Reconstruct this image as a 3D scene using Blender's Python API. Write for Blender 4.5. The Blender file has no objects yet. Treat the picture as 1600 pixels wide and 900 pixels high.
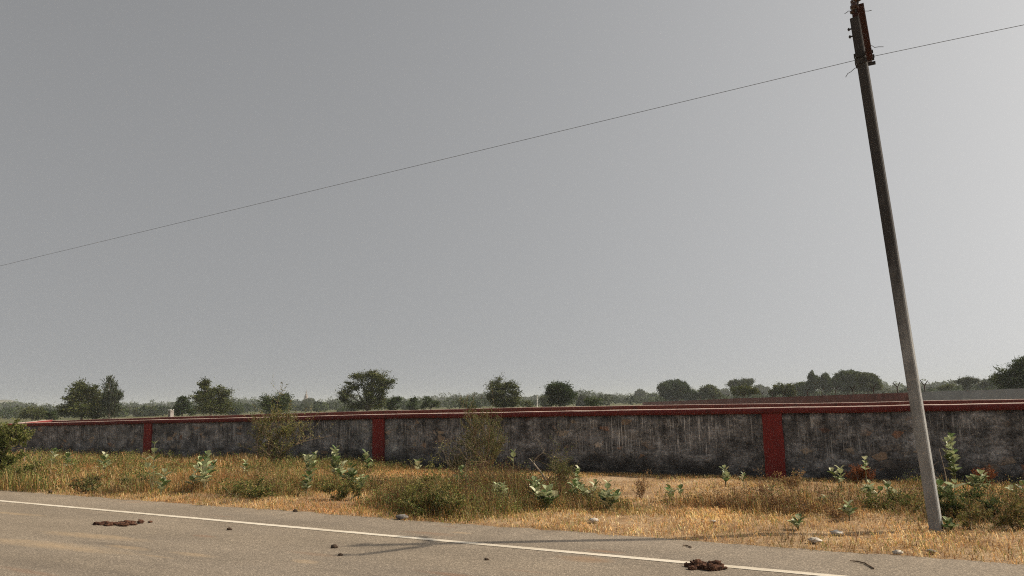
import bpy, bmesh, math, random
import numpy as np
from mathutils import Matrix, Vector

random.seed(7)
rng = np.random.default_rng(11)
scene = bpy.context.scene
COL = scene.collection

# ------------------------------------------------------------------ camera model (photo pixels, 1600 x 900)
F, CH = 1200.0, 1.7
YAW, PITCH, ROLL = math.radians(30.687), math.radians(8.515), math.radians(1.3)
_w = np.array([-math.sin(YAW) * math.cos(PITCH), math.cos(YAW) * math.cos(PITCH), math.sin(PITCH)])
_r = np.array([math.cos(YAW), math.sin(YAW), 0.0])
_u = np.cross(_r, _w)
CR = _r * math.cos(ROLL) - _u * math.sin(ROLL)
CU = _u * math.cos(ROLL) + _r * math.sin(ROLL)
CW = _w
CAM = np.array([0, 0, CH])


def ray(px, py):
    return CR * (px - 800) / F + CU * (450 - py) / F + CW


def gnd(px, py, z=0.0):
    d = ray(px, py)
    return CAM + d * ((z - CH) / d[2])


def at_y(px, py, Y):
    d = ray(px, py)
    return CAM + d * (Y / d[1])


def at_d(px, py, dist):
    d = ray(px, py)
    return CAM + d * (dist / math.hypot(d[0], d[1]))


def px_size(px, py, dist):
    d = ray(px, py)
    return dist / math.hypot(d[0], d[1]) / F


# ------------------------------------------------------------------ object helpers
def tag(o, label=None, cat=None, group=None, kind=None):
    if label: o['label'] = label
    if cat: o['category'] = cat
    if group: o['group'] = group
    if kind: o['kind'] = kind
    return o


def empty(name, loc, label, cat, group=None, rz=0.0):
    o = bpy.data.objects.new(name, None)
    o.empty_display_size = 0.2
    o.location = loc
    o.rotation_euler = (0, 0, rz)
    COL.objects.link(o)
    return tag(o, label, cat, group)


def link_mesh(name, me, mat, parent=None):
    o = bpy.data.objects.new(name, me)
    if mat is not None:
        for m in (mat if isinstance(mat, (list, tuple)) else [mat]):
            me.materials.append(m)
    COL.objects.link(o)
    if parent is not None:
        o.parent = parent
    return o


def np_mesh(name, V, faces, mat, cols=None, parent=None, smooth=False, mat_idx=None):
    """V (n,3); faces: list of int arrays (m,k). One mesh object."""
    me = bpy.data.meshes.new(name)
    V = np.ascontiguousarray(V, dtype=np.float32)
    faces = [np.asarray(f, dtype=np.int32) for f in faces if len(f)]
    nl = sum(f.size for f in faces)
    nf = sum(len(f) for f in faces)
    me.vertices.add(len(V)); me.vertices.foreach_set('co', V.ravel())
    me.loops.add(nl); me.loops.foreach_set('vertex_index', np.concatenate([f.ravel() for f in faces]))
    tot = np.concatenate([np.full(len(f), f.shape[1], np.int32) for f in faces])
    st = np.concatenate([[0], np.cumsum(tot)[:-1]]).astype(np.int32)
    me.polygons.add(nf); me.polygons.foreach_set('loop_start', st)
    if mat_idx is not None:
        me.polygons.foreach_set('material_index', np.asarray(mat_idx, np.int32))
    if smooth:
        me.polygons.foreach_set('use_smooth', np.ones(nf, bool))
    if cols is not None:
        a = me.color_attributes.new('Col', 'FLOAT_COLOR', 'POINT')
        c = np.ones((len(V), 4), np.float32); c[:, :3] = cols
        a.data.foreach_set('color', c.ravel())
    me.update(calc_edges=True)
    me.validate()
    return link_mesh(name, me, mat, parent)


class MB:
    """collects boxes, tubes and lumps; builds ONE mesh object"""
    def __init__(self):
        self.V, self.F, self.M, self.n, self.C = [], [], [], 0, []

    def add(self, V, faces, mi=0, col=None):
        V = np.asarray(V, float)
        self.V.append(V)
        self.C.append(np.tile(np.array(col if col is not None else (1, 1, 1), float), (len(V), 1)))
        for f in faces:
            self.F.append([i + self.n for i in f]); self.M.append(mi)
        self.n += len(V)
        return self

    def box(self, x0, x1, y0, y1, z0, z1, mi=0):
        V = [(x, y, z) for z in (z0, z1) for y in (y0, y1) for x in (x0, x1)]
        return self.add(V, [(0, 2, 3, 1), (4, 5, 7, 6), (0, 1, 5, 4), (2, 6, 7, 3), (0, 4, 6, 2), (1, 3, 7, 5)], mi)

    def bar(self, a, b, w, h, up=(0, 0, 1), mi=0, w2=None, h2=None):
        a, b = np.array(a, float), np.array(b, float)
        d = (b - a) / np.linalg.norm(b - a)
        s = np.cross(d, up)
        if np.linalg.norm(s) < 1e-4: s = np.cross(d, (1, 0, 0))
        s /= np.linalg.norm(s); t = np.cross(s, d)
        w2 = w if w2 is None else w2; h2 = h if h2 is None else h2
        V = [p + s * sx * ww / 2 + t * sy * hh / 2 for p, ww, hh in ((a, w, h), (b, w2, h2)) for sx, sy in ((-1, -1), (1, -1), (1, 1), (-1, 1))]
        return self.add(V, [(0, 3, 2, 1), (4, 5, 6, 7), (0, 1, 5, 4), (1, 2, 6, 5), (2, 3, 7, 6), (3, 0, 4, 7)], mi)

    def tube(self, pts, rad, k=6, mi=0, col=None):
        pts = np.asarray(pts, float); n = len(pts)
        rad = np.broadcast_to(rad, (n,))
        V, Fc = [], []
        T = np.gradient(pts, axis=0)
        for i in range(n):
            t = T[i] / (np.linalg.norm(T[i]) + 1e-9)
            ref = np.array((0, 0, 1.0)) if abs(t[2]) < .9 else np.array((1.0, 0, 0))
            s = np.cross(t, ref); s /= np.linalg.norm(s); q = np.cross(s, t)
            for j in range(k):
                a = 2 * math.pi * j / k
                V.append(pts[i] + rad[i] * (s * math.cos(a) + q * math.sin(a)))
        for i in range(n - 1):
            for j in range(k):
                j2 = (j + 1) % k
                Fc.append((i * k + j, i * k + j2, (i + 1) * k + j2, (i + 1) * k + j))
        Fc.append(tuple(range(k - 1, -1, -1))); Fc.append(tuple((n - 1) * k + j for j in range(k)))
        return self.add(V, Fc, mi, col)

    def lathe(self, c, prof, k=12, mi=0, axis=(0, 0, 1)):
        ax = Vector(axis).normalized(); rot = Vector((0, 0, 1)).rotation_difference(ax).to_matrix()
        V, Fc = [], []
        for r, z in prof:
            for j in range(k):
                a = 2 * math.pi * j / k
                V.append(tuple(Vector(c) + rot @ Vector((r * math.cos(a), r * math.sin(a), z))))
        for i in range(len(prof) - 1):
            for j in range(k):
                j2 = (j + 1) % k
                Fc.append((i * k + j, i * k + j2, (i + 1) * k + j2, (i + 1) * k + j))
        Fc.append(tuple(range(k - 1, -1, -1))); Fc.append(tuple((len(prof) - 1) * k + j for j in range(k)))
        return self.add(V, Fc, mi)

    def lump(self, c, r, seed=0, rough=.25, sub=2, mi=0, freq=2.2):
        bm = bmesh.new(); bmesh.ops.create_icosphere(bm, subdivisions=sub, radius=1)
        V = np.array([v.co[:] for v in bm.verts]); Fc = [[v.index for v in f.verts] for f in bm.faces]; bm.free()
        d = 1 + rough * (noise3(V * freq + seed * 7.3) * 2 - 1)
        V = V * d[:, None] * np.array(r) + np.array(c)
        return self.add(V, Fc, mi)

    def build(self, name, mat, parent=None, smooth=False, cols=False):
        V = np.concatenate(self.V)
        me = bpy.data.meshes.new(name)
        me.from_pydata(V.tolist(), [], self.F)
        me.polygons.foreach_set('material_index', np.array(self.M, np.int32))
        if smooth: me.polygons.foreach_set('use_smooth', np.ones(len(self.F), bool))
        if cols:
            a = me.color_attributes.new('Col', 'FLOAT_COLOR', 'POINT')
            c = np.ones((len(V), 4), np.float32); c[:, :3] = np.concatenate(self.C)
            a.data.foreach_set('color', c.ravel())
        me.update()
        return link_mesh(name, me, mat, parent)


def _hash(ix, iy, iz=0):
    h = (ix.astype(np.int64) * 374761393 + iy.astype(np.int64) * 668265263 + np.asarray(iz).astype(np.int64) * 2147483647) & 0xffffffff
    h = ((h ^ (h >> 13)) * 1274126177) & 0xffffffff
    h = (h ^ (h >> 16)) & 0xffffff
    return h / float(0xffffff)


def noise2(x, y, s=1.0, seed=0):
    x = np.asarray(x) * s + seed * 17.31; y = np.asarray(y) * s - seed * 9.17
    ix, iy = np.floor(x), np.floor(y); fx, fy = x - ix, y - iy
    fx = fx * fx * (3 - 2 * fx); fy = fy * fy * (3 - 2 * fy)
    a = _hash(ix, iy); b = _hash(ix + 1, iy); c = _hash(ix, iy + 1); d = _hash(ix + 1, iy + 1)
    return (a * (1 - fx) + b * fx) * (1 - fy) + (c * (1 - fx) + d * fx) * fy


def noise3(P):
    P = np.asarray(P, float); I = np.floor(P); f = P - I; f = f * f * (3 - 2 * f)
    out = 0
    for dx in (0, 1):
        for dy in (0, 1):
            for dz in (0, 1):
                w = (f[:, 0] if dx else 1 - f[:, 0]) * (f[:, 1] if dy else 1 - f[:, 1]) * (f[:, 2] if dz else 1 - f[:, 2])
                out = out + w * _hash(I[:, 0] + dx, I[:, 1] + dy, I[:, 2] + dz)
    return out


def unit(v):
    return v / (np.linalg.norm(v, axis=-1, keepdims=True) + 1e-9)


# ------------------------------------------------------------------ materials
class NT:
    def __init__(self, name):
        self.m = bpy.data.materials.new(name); self.m.use_nodes = True
        self.n = self.m.node_tree.nodes; self.l = self.m.node_tree.links
        self.b = self.n['Principled BSDF']; self.out = self.n['Material Output']
        self.b.inputs['Specular IOR Level'].default_value = .25
        self._tc = None

    def node(self, t, ins=None, **props):
        n = self.n.new(t)
        for k, v in props.items(): setattr(n, k, v)
        for k, v in (ins or {}).items():
            s = n.inputs[k]
            if hasattr(v, 'is_output') or isinstance(v, bpy.types.NodeSocket): self.l.new(v, s)
            else: s.default_value = v
        return n

    def co(self):
        if self._tc is None: self._tc = self.n.new('ShaderNodeTexCoord')
        return self._tc.outputs['Object']

    def map(self, scale=(1, 1, 1), loc=(0, 0, 0), rot=(0, 0, 0), src=None):
        return self.node('ShaderNodeMapping', {'Vector': src or self.co(), 'Scale': scale, 'Location': loc, 'Rotation': rot}).outputs[0]

    def noise(self, scale, vec=None, detail=4, rough=.6, dist=0.0):
        return self.node('ShaderNodeTexNoise', {'Vector': vec or self.co(), 'Scale': scale, 'Detail': detail, 'Roughness': rough, 'Distortion': dist}).outputs[0]

    def vor(self, scale, vec=None, feature='F1', out='Distance', rnd=1.0):
        n = self.node('ShaderNodeTexVoronoi', {'Vector': vec or self.co(), 'Scale': scale, 'Randomness': rnd}, feature=feature)
        return n.outputs[out]

    def ramp(self, fac, stops):
        n = self.n.new('ShaderNodeValToRGB'); self.l.new(fac, n.inputs[0])
        e = n.color_ramp.elements
        while len(e) < len(stops): e.new(.5)
        for el, (p, c) in zip(e, stops):
            el.position = p
            el.color = (c, c, c, 1) if isinstance(c, (int, float)) else (*c, 1)
        return n.outputs[0]

    def mix(self, fac, a, b, blend='MIX'):
        n = self.node('ShaderNodeMix', data_type='RGBA', blend_type=blend)
        for s, v, f_ in ((n.inputs[0], fac, 1), (n.inputs[6], a, 0), (n.inputs[7], b, 0)):
            if isinstance(v, bpy.types.NodeSocket): self.l.new(v, s)
            elif isinstance(v, (int, float)): s.default_value = v if f_ else (v, v, v, 1)
            else: s.default_value = (*v, 1)
        return n.outputs[2]

    def math(self, op, a, b=0.0, clamp=False):
        n = self.node('ShaderNodeMath', operation=op, use_clamp=clamp)
        for s, v in ((n.inputs[0], a), (n.inputs[1], b)):
            if isinstance(v, bpy.types.NodeSocket): self.l.new(v, s)
            else: s.default_value = v
        return n.outputs[0]

    def sep(self, vec=None):
        return self.node('ShaderNodeSeparateXYZ', {0: vec or self.co()}).outputs

    def color(self, c):
        if isinstance(c, bpy.types.NodeSocket): self.l.new(c, self.b.inputs['Base Color'])
        else: self.b.inputs['Base Color'].default_value = (*c, 1)

    def rough(self, r): self.b.inputs['Roughness'].default_value = r

    def bump(self, h, strength=.3, dist=.01):
        n = self.node('ShaderNodeBump', {'Height': h, 'Strength': strength, 'Distance': dist})
        self.l.new(n.outputs[0], self.b.inputs['Normal'])

    def leafy(self, col, trans=.35, rough=.75):
        """leaf: diffuse front plus light coming through the blade"""
        self.color(col); self.rough(rough); self.b.inputs['Specular IOR Level'].default_value = .2
        t = self.node('ShaderNodeBsdfTranslucent', {'Color': col})
        mx = self.node('ShaderNodeMixShader', {0: trans, 1: self.b.outputs[0], 2: t.outputs[0]})
        self.l.new(mx.outputs[0], self.out.inputs[0])


def attr_leaf(name, trans, rough=.75, gain=1.0):
    t = NT(name)
    a = t.node('ShaderNodeAttribute', attribute_name='Col').outputs['Color']
    n = t.noise(9, detail=2)
    t.leafy(t.mix(1.0, a, t.ramp(n, [(.25, .75 * gain), (.75, 1.25 * gain)]), 'MULTIPLY'), trans, rough)
    return t.m


M = {}
M['leaf'] = attr_leaf('tree_leaf', .3)
M['grass'] = attr_leaf('grass_blade', .38, .7, 1.12)
M['weed'] = attr_leaf('weed_leaf', .35, .7)
M['milkweed'] = attr_leaf('milkweed_leaf', .25, .42)

t = NT('bark'); n = t.noise(14, t.map((1, 1, .25)))
t.color(t.ramp(n, [(.3, (.045, .036, .028)), (.7, (.16, .13, .10))])); t.rough(.9); M['bark'] = t.m
t = NT('dry_twig'); n = t.noise(30)
t.color(t.ramp(n, [(.3, (.10, .065, .04)), (.7, (.26, .19, .13))])); t.rough(.9); M['twig'] = t.m
t = NT('pale_twig'); n = t.noise(30)
t.color(t.ramp(n, [(.3, (.16, .12, .09)), (.7, (.38, .32, .25))])); t.rough(.9); M['pale_twig'] = t.m
t = NT('green_stem'); n = t.noise(30)
t.color(t.ramp(n, [(.3, (.09, .10, .05)), (.7, (.22, .20, .11))])); t.rough(.8); M['stem'] = t.m

# --- asphalt: worn grey-brown with pale aggregate, dust and sand patches
t = NT('asphalt')
agg = t.vor(85, out='Color')
aggv = t.math('ADD', t.sep(agg)[0], 0)
fine = t.noise(120, detail=3, rough=.8)
mid = t.noise(1.1, t.map((.35, 1, 1)), detail=5, rough=.6)
big = t.noise(.35, t.map((.25, 1, 1)), detail=3)
base = t.ramp(aggv, [(0.0, (.078, .069, .060)), (.45, (.155, .136, .116)), (.8, (.225, .198, .168)), (1.0, (.44, .39, .335))])
base = t.mix(.45, base, t.ramp(fine, [(.32, (.045, .040, .035)), (.68, (.33, .29, .245))]))
base = t.mix(1.0, base, t.ramp(mid, [(.25, .80), (.75, 1.16)]), 'MULTIPLY')
base = t.mix(1.0, base, t.ramp(big, [(.3, (.90, .90, .92)), (.7, (1.08, 1.05, 1.0))]), 'MULTIPLY')


def blotch(t, base, loc, size, rot, col, strength, nscale=6, lo=.42, hi=.62):
    m = t.node('ShaderNodeMapping', {'Vector': t.co(), 'Location': loc, 'Rotation': (0, 0, rot), 'Scale': (size[0], size[1], 1)}, vector_type='TEXTURE')
    g = t.node('ShaderNodeTexGradient', {0: m.outputs[0]}, gradient_type='SPHERICAL').outputs[1]
    nn = t.noise(nscale, t.map((.45, 1.5, 1)), detail=8, rough=.85)
    k = t.math('MULTIPLY', t.math('POWER', g, .45), nn)
    k = t.math('MULTIPLY', t.ramp(k, [(.24, 0), (.62, strength)]), t.ramp(fine, [(.3, .35), (.7, 1)]))
    return t.mix(k, base, col)


SAND, DUNG, DARK = (.42, .31, .19), (.20, .085, .04), (.055, .048, .046)
for (px, py, sx, sy, rot, c, s, ns) in [
        (75, 852, 2.2, .26, .06, SAND, .75, 4), (145, 838, 1.6, .22, .06, SAND, .8, 5), (25, 803, 1.2, .14, .05, SAND, .7, 5),
        (180, 852, 1.2, .16, .03, DARK, .85, 3), (120, 890, 2.2, .25, .0, DARK, .6, 3), (40, 893, 1.0, .1, .0, DUNG, .5, 5),
        (318, 838, .32, .10, 0, DUNG, .7, 8), (200, 856, .6, .12, 0, SAND, .8, 7), (302, 867, .6, .12, 0, SAND, .6, 7),
        (478, 878, .3, .12, 0, SAND, .8, 7), (670, 834, .65, .16, 0, (.22, .12, .07), .7, 5), (720, 833, .28, .09, 0, SAND, .75, 8),
        (700, 823, .30, .07, 0, DUNG, .7, 7), (912, 874, .50, .22, 0, (.30, .17, .08), .75, 5), (945, 862, .35, .10, 0, (.26, .13, .06), .8, 6),
        (490, 866, .6, .12, 0, (.22, .12, .07), .55, 5), (205, 785, .9, .08, .05, (.20, .12, .07), .6, 5), (215, 784, .8, .06, .05, DUNG, .6, 6),
        (345, 807, .4, .05, .05, DUNG, .5, 6), (560, 897, 1.2, .12, 0, DARK, .5, 4), (710, 899, .8, .10, 0, DUNG, .6, 5),
        (820, 893, .5, .06, 0, DUNG, .4, 6), (245, 870, .5, .05, 0, SAND, .55, 7), (210, 881, 1.3, .16, 0, DARK, .45, 3)]:
    g = gnd(px, py)
    base = blotch(t, base, (g[0], g[1], 0), (sx, sy), rot, c, s, ns)
base = t.mix(1.0, base, (1.05, 1.0, .91), 'MULTIPLY')
t.color(base); t.rough(.88)
t.bump(t.math('ADD', t.math('MULTIPLY', fine, .5), aggv), .45, .006)
M['asphalt'] = t.m

t = NT('road_paint')
w = t.noise(30, detail=8, rough=.85); w2 = t.noise(2.0, t.map((.4, 2, 1)), detail=4)
pc = t.ramp(w, [(.28, (.24, .20, .16)), (.40, (.50, .45, .37)), (.7, (.66, .61, .52))])
pc = t.mix(t.ramp(w2, [(.45, 0), (.70, .65)]), pc, (.36, .30, .22))
t.color(pc); t.rough(.8); M['paint'] = t.m

# --- verge soil: sandy earth under the grass
t = NT('verge_soil')
n1 = t.noise(.8, detail=6, rough=.65); n2 = t.noise(14, detail=6, rough=.75); n3 = t.noise(60, detail=3)
c = t.ramp(n1, [(.3, (.22, .135, .072)), (.5, (.34, .225, .125)), (.7, (.46, .34, .215))])
c = t.mix(1.0, c, t.ramp(n2, [(.25, .55), (.75, 1.3)]), 'MULTIPLY')
c = t.mix(1.0, c, t.ramp(n3, [(.3, .7), (.7, 1.2)]), 'MULTIPLY')
fy = t.sep()[1]
sc_ = t.noise(.06, detail=6, rough=.7)
c = t.mix(t.ramp(t.math('MULTIPLY', fy, .01), [(.28, 0), (.34, 1)]), c, t.ramp(sc_, [(.35, (.045, .055, .02)), (.55, (.085, .085, .035)), (.7, (.17, .13, .06))]))
t.color(c); t.rough(.95); t.bump(t.math('ADD', n2, n3), .8, .02)
M['soil'] = t.m

# --- wall masonry: rubble stone smeared with blackened plaster, lime runs, bare stones
t = NT('stained_rubble_masonry')
x, y, z = t.sep()
warp = t.noise(1.6, detail=3)
pl = t.noise(2.3, t.map((1, 1, 1.6)), detail=7, rough=.7)
c = t.ramp(pl, [(.30, (.022, .022, .023)), (.42, (.075, .075, .077)), (.55, (.17, .17, .172)), (.68, (.36, .36, .36))])
fine = t.noise(26, t.map((1, 1, .6)), detail=5, rough=.75)
c = t.mix(1.0, c, t.ramp(fine, [(.32, .30), (.66, 1.75)]), 'MULTIPLY')
# rubble courses
sv = t.map((1.25, .3, 2.3))
wv = t.node('ShaderNodeMixRGB', {0: .12, 1: sv, 2: t.node('ShaderNodeTexNoise', {'Vector': t.co(), 'Scale': 3.0}).outputs[1]}).outputs[0]
cell = t.vor(3.4, wv, out='Color'); edge = t.vor(3.4, wv, feature='DISTANCE_TO_EDGE')
cs = t.sep(cell)
stone_col = t.ramp(cs[0], [(0, (.10, .095, .09)), (.35, (.16, .15, .14)), (.55, (.25, .21, .16)), (.8, (.21, .145, .10)), (.93, (.15, .075, .05)), (1, (.33, .30, .26))])
stone_col = t.mix(1.0, stone_col, t.ramp(fine, [(.3, .6), (.7, 1.3)]), 'MULTIPLY')
bare = t.math('MULTIPLY', t.ramp(cs[1], [(.80, 0), (.82, 1)]), t.ramp(t.noise(.8, detail=3), [(.46, 0), (.58, 1)]))
bare = t.math('MULTIPLY', bare, t.ramp(t.math('ADD', edge, t.math('MULTIPLY', fine, .12)), [(.09, 0), (.16, 1)]))
c = t.mix(t.math('MULTIPLY', bare, .92), c, t.mix(1.0, stone_col, (1.35, 1.3, 1.25), 'MULTIPLY'))
joint = t.ramp(edge, [(0, 1), (.05, 0)])
c = t.mix(t.math('MULTIPLY', joint, t.ramp(t.noise(1.1, detail=3), [(.48, 0), (.70, .35)])), c, (.028, .026, .025))
# lime runs: thin pale drips below the coping, in patches
drip = t.noise(1.0, t.map((27, 2, 1.0)), detail=5, rough=.75)
drip2 = t.noise(1.0, t.map((7, 2, .7)), detail=4, rough=.65)
patch = t.ramp(t.noise(.75, t.map((1, 1, .7), loc=(3.1, 0, 0)), detail=3), [(.40, .05), (.62, 1)])
zup = t.ramp(t.math('DIVIDE', z, 1.4), [(.22, 0), (.50, 1), (.86, 1), (.95, .25)])
k = t.math('MULTIPLY', t.math('MULTIPLY', t.ramp(drip, [(.55, 0), (.61, 1)]), patch), zup)
c = t.mix(t.math('MULTIPLY', k, .9), c, (.60, .60, .59))
k2 = t.math('MULTIPLY', t.math('MULTIPLY', t.ramp(drip2, [(.52, 0), (.72, .7)]), patch), zup)
c = t.mix(t.math('MULTIPLY', k2, .75), c, (.40, .40, .40))
pl2 = t.noise(.9, t.map((1, 1, 1.3), loc=(5, 0, 2)), detail=7, rough=.72)
c = t.mix(t.math('MULTIPLY', t.ramp(pl2, [(.56, 0), (.62, .45)]), t.ramp(t.math('DIVIDE', z, 1.4), [(.25, .1), (.6, 1)])), c, (.34, .34, .34))
# black algae runs from the coping and a mould band at the foot, both ragged
dd = t.noise(1.0, t.map((4.5, 2, .35), loc=(9, 0, 0)), detail=5, rough=.65)
kd = t.math('MULTIPLY', t.ramp(dd, [(.50, 0), (.63, 1)]), t.ramp(t.math('DIVIDE', z, 1.4), [(.35, .15), (.95, 1)]))
c = t.mix(t.math('MULTIPLY', kd, .8), c, (.018, .017, .017))
mould = t.math('SUBTRACT', t.math('ADD', t.math('MULTIPLY', t.noise(1.7, t.map((.7, 1, 1.2)), detail=6, rough=.7), 1.5), 0), t.math('MULTIPLY', z, 1.0))
c = t.mix(t.ramp(mould, [(.30, 0), (.62, .75)]), c, (.024, .023, .022))
t.color(c); t.rough(.95)
t.bump(t.math('ADD', t.math('MULTIPLY', pl, 1.5), t.math('ADD', t.math('MULTIPLY', fine, .5), t.ramp(edge, [(0, 0), (.12, .35)]))), .7, .03)
M['masonry'] = t.m


def red_paint(name, a, b, dirt):
    t = NT(name)
    n = t.noise(1.4, detail=6, rough=.7); f = t.noise(18, t.map((1, 1, .35)), detail=5, rough=.7)
    c = t.mix(t.ramp(n, [(.3, 0), (.7, 1)]), a, b)
    c = t.mix(1.0, c, t.ramp(f, [(.25, .62), (.75, 1.25)]), 'MULTIPLY')
    d = t.noise(1.0, t.map((2.6, 2, 1.2)), detail=6, rough=.75)
    c = t.mix(t.ramp(d, [(.56, 0), (.70, dirt)]), c, (.035, .022, .02))
    t.color(c); t.rough(.85); t.bump(f, .25, .01)
    return t.m


M['red'] = red_paint('red_oxide_paint', (.165, .020, .019), (.225, .032, .027), .7)
M['red_coping'] = red_paint('faded_coping_paint', (.105, .017, .017), (.155, .030, .027), .85)
M['red_old'] = red_paint('old_dark_red_paint', (.13, .03, .026), (.17, .05, .04), .9)
t = NT('weathered_coping_top'); n = t.noise(5, detail=6, rough=.7)
t.color(t.ramp(n, [(.3, (.22, .12, .10)), (.5, (.38, .29, .25)), (.7, (.50, .43, .38))])); t.rough(.9); M['coping_top'] = t.m

t = NT('old_brick')
br = t.node('ShaderNodeTexBrick', {'Vector': t.map((1, 1, 1), rot=(math.radians(90), 0, 0)), 'Color1': (.31, .11, .08, 1), 'Color2': (.22, .085, .062, 1), 'Mortar': (.17, .10, .08, 1), 'Scale': 4.2, 'Mortar Size': .03})
n = t.noise(2.0, detail=6, rough=.7)
c = t.mix(1.0, br.outputs[0], t.ramp(n, [(.3, .55), (.7, 1.25)]), 'MULTIPLY')
t.color(c); t.rough(.95); M['brick'] = t.m
t = NT('grey_cement_render'); n = t.noise(1.3, detail=7, rough=.65); f = t.noise(22, detail=4)
c = t.ramp(n, [(.3, (.33, .31, .275)), (.7, (.48, .455, .41))])
c = t.mix(1.0, c, t.ramp(f, [(.3, .8), (.7, 1.15)]), 'MULTIPLY'); t.color(c); t.rough(.95); M['cement'] = t.m

t = NT('pole_concrete')
n = t.noise(7, t.map((1, 1, .5)), detail=6, rough=.7); f = t.noise(70, detail=4, rough=.8)
st = t.noise(1.2, t.map((1.5, 1.5, .5)), detail=5, rough=.65)
c = t.ramp(n, [(.3, (.19, .192, .19)), (.7, (.34, .342, .335))])
c = t.mix(1.0, c, t.ramp(f, [(.3, .6), (.7, 1.35)]), 'MULTIPLY')
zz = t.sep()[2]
stain_shade = t.math('MULTIPLY', t.ramp(t.math('ADD', st, t.math('MULTIPLY', t.math('SUBTRACT', zz, 2.1), .17)), [(.36, 0), (.80, 1)]), .93)  # darkens upward: mould stain plus the weaker ground bounce, painted into the colour
c = t.mix(stain_shade, c, (.030, .027, .026))
t.color(c); t.rough(.92); t.bump(t.math('ADD', n, f), .5, .004); M['concrete'] = t.m

t = NT('rusty_steel'); n = t.noise(9, detail=6, rough=.75)
t.color(t.ramp(n, [(.3, (.022, .012, .011)), (.6, (.050, .018, .014)), (.8, (.085, .036, .022))])); t.rough(.8); t.b.inputs['Metallic'].default_value = .15; M['rust'] = t.m
t = NT('brown_ceramic'); n = t.noise(6, detail=3)
t.color(t.ramp(n, [(.3, (.03, .014, .011)), (.7, (.055, .024, .018))])); t.rough(.3); t.b.inputs['Specular IOR Level'].default_value = .5; M['ceramic'] = t.m
t = NT('dark_steel'); n = t.noise(12, detail=4)
t.color(t.ramp(n, [(.3, (.02, .018, .018)), (.7, (.06, .055, .05))])); t.rough(.6); M['steel'] = t.m
t = NT('wire_metal'); n = t.noise(3, detail=2)
t.color(t.ramp(n, [(.3, (.05, .05, .05)), (.7, (.09, .088, .085))])); t.rough(.6); M['wire'] = t.m
t = NT('dried_dung'); n = t.noise(24, detail=6, rough=.75); f = t.noise(90, detail=4, rough=.8)
c = t.ramp(n, [(.32, (.026, .012, .008)), (.52, (.085, .037, .021)), (.74, (.22, .115, .062))])
c = t.mix(1.0, c, t.ramp(f, [(.3, .6), (.7, 1.4)]), 'MULTIPLY')
t.color(c); t.rough(.85); t.bump(t.math('ADD', n, f), .9, .01); M['dung'] = t.m
t = NT('pale_stone'); n = t.noise(18, detail=6, rough=.7)
t.color(t.ramp(n, [(.3, (.34, .30, .25)), (.7, (.62, .58, .52))])); t.rough(.9); t.bump(n, .6, .01); M['stone'] = t.m
t = NT('grey_stone'); n = t.noise(18, detail=6, rough=.7)
t.color(t.ramp(n, [(.3, (.10, .09, .085)), (.7, (.25, .23, .21))])); t.rough(.9); t.bump(n, .6, .01); M['grey_stone'] = t.m
t = NT('dark_clod'); n = t.noise(25, detail=5)
t.color(t.ramp(n, [(.3, (.025, .018, .014)), (.7, (.09, .06, .04))])); t.rough(.95); t.bump(n, .6, .01); M['clod'] = t.m
t = NT('whitewash'); n = t.noise(2, detail=5)
t.color(t.ramp(n, [(.3, (.62, .60, .56)), (.7, (.78, .76, .73))])); t.rough(.9); M['white'] = t.m
t = NT('temple_stone'); n = t.noise(1.5, detail=5)
t.color(t.ramp(n, [(.3, (.20, .17, .16)), (.7, (.33, .29, .27))])); t.rough(.9); M['temple'] = t.m
t = NT('hill_scrub'); n = t.noise(.03, detail=6)
t.color(t.ramp(n, [(.3, (.05, .055, .035)), (.7, (.14, .12, .08))])); t.rough(1.0); M['hill'] = t.m

# ------------------------------------------------------------------ GROUND
EDGE_Y = 9.42          # road edge
WALL_Y = 17.05         # front face of the boundary wall


def edge_off(x):
    return .10 * (noise2(x, x * 0, 1.3, 3) - .5) + .09 * (noise2(x, x * 0, 4.5, 4) - .5) + .05 * (noise2(x, x * 0, 14, 5) - .5)


def ground_z(x, y):
    b = np.clip((y - 9.5) / 1.2, 0, 1) * np.clip((WALL_Y - y) / .8, 0, 1)
    return -.03 + (np.clip((y - 9.3) / .25, 0, 1)) * .034 + b * (.06 * noise2(x, y, .9, 1) + .035 * noise2(x, y, 3.1, 2) - .02)


def axis_pts(lo, hi, step, far):
    a = np.arange(lo, hi + 1e-6, step)
    ext = []
    s = step; p = lo
    while p > -far:
        s *= 1.5; p = max(p - s, -far); ext.append(p)
    ext2 = []; s = step; p = hi
    while p < far:
        s *= 1.5; p = min(p + s, far); ext2.append(p)
    return np.array(ext[::-1] + list(a) + ext2)


gx = axis_pts(-40, 6, .2, 3000.0)
gy = axis_pts(8.4, 17.2, .16, 3000.0)
GX, GY = np.meshgrid(gx, gy)
GZ = ground_z(GX, GY)
V = np.stack([GX.ravel(), GY.ravel(), GZ.ravel()], 1)
nx, ny = len(gx), len(gy)
I = (np.arange(ny - 1)[:, None] * nx + np.arange(nx - 1)[None, :]).ravel()
o = np_mesh('ground', V, [np.stack([I, I + 1, I + nx + 1, I + nx], 1)], M['soil'], smooth=True)
tag(o, 'sandy earth verge and open fields beyond the wall', 'ground', kind='structure')

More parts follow.
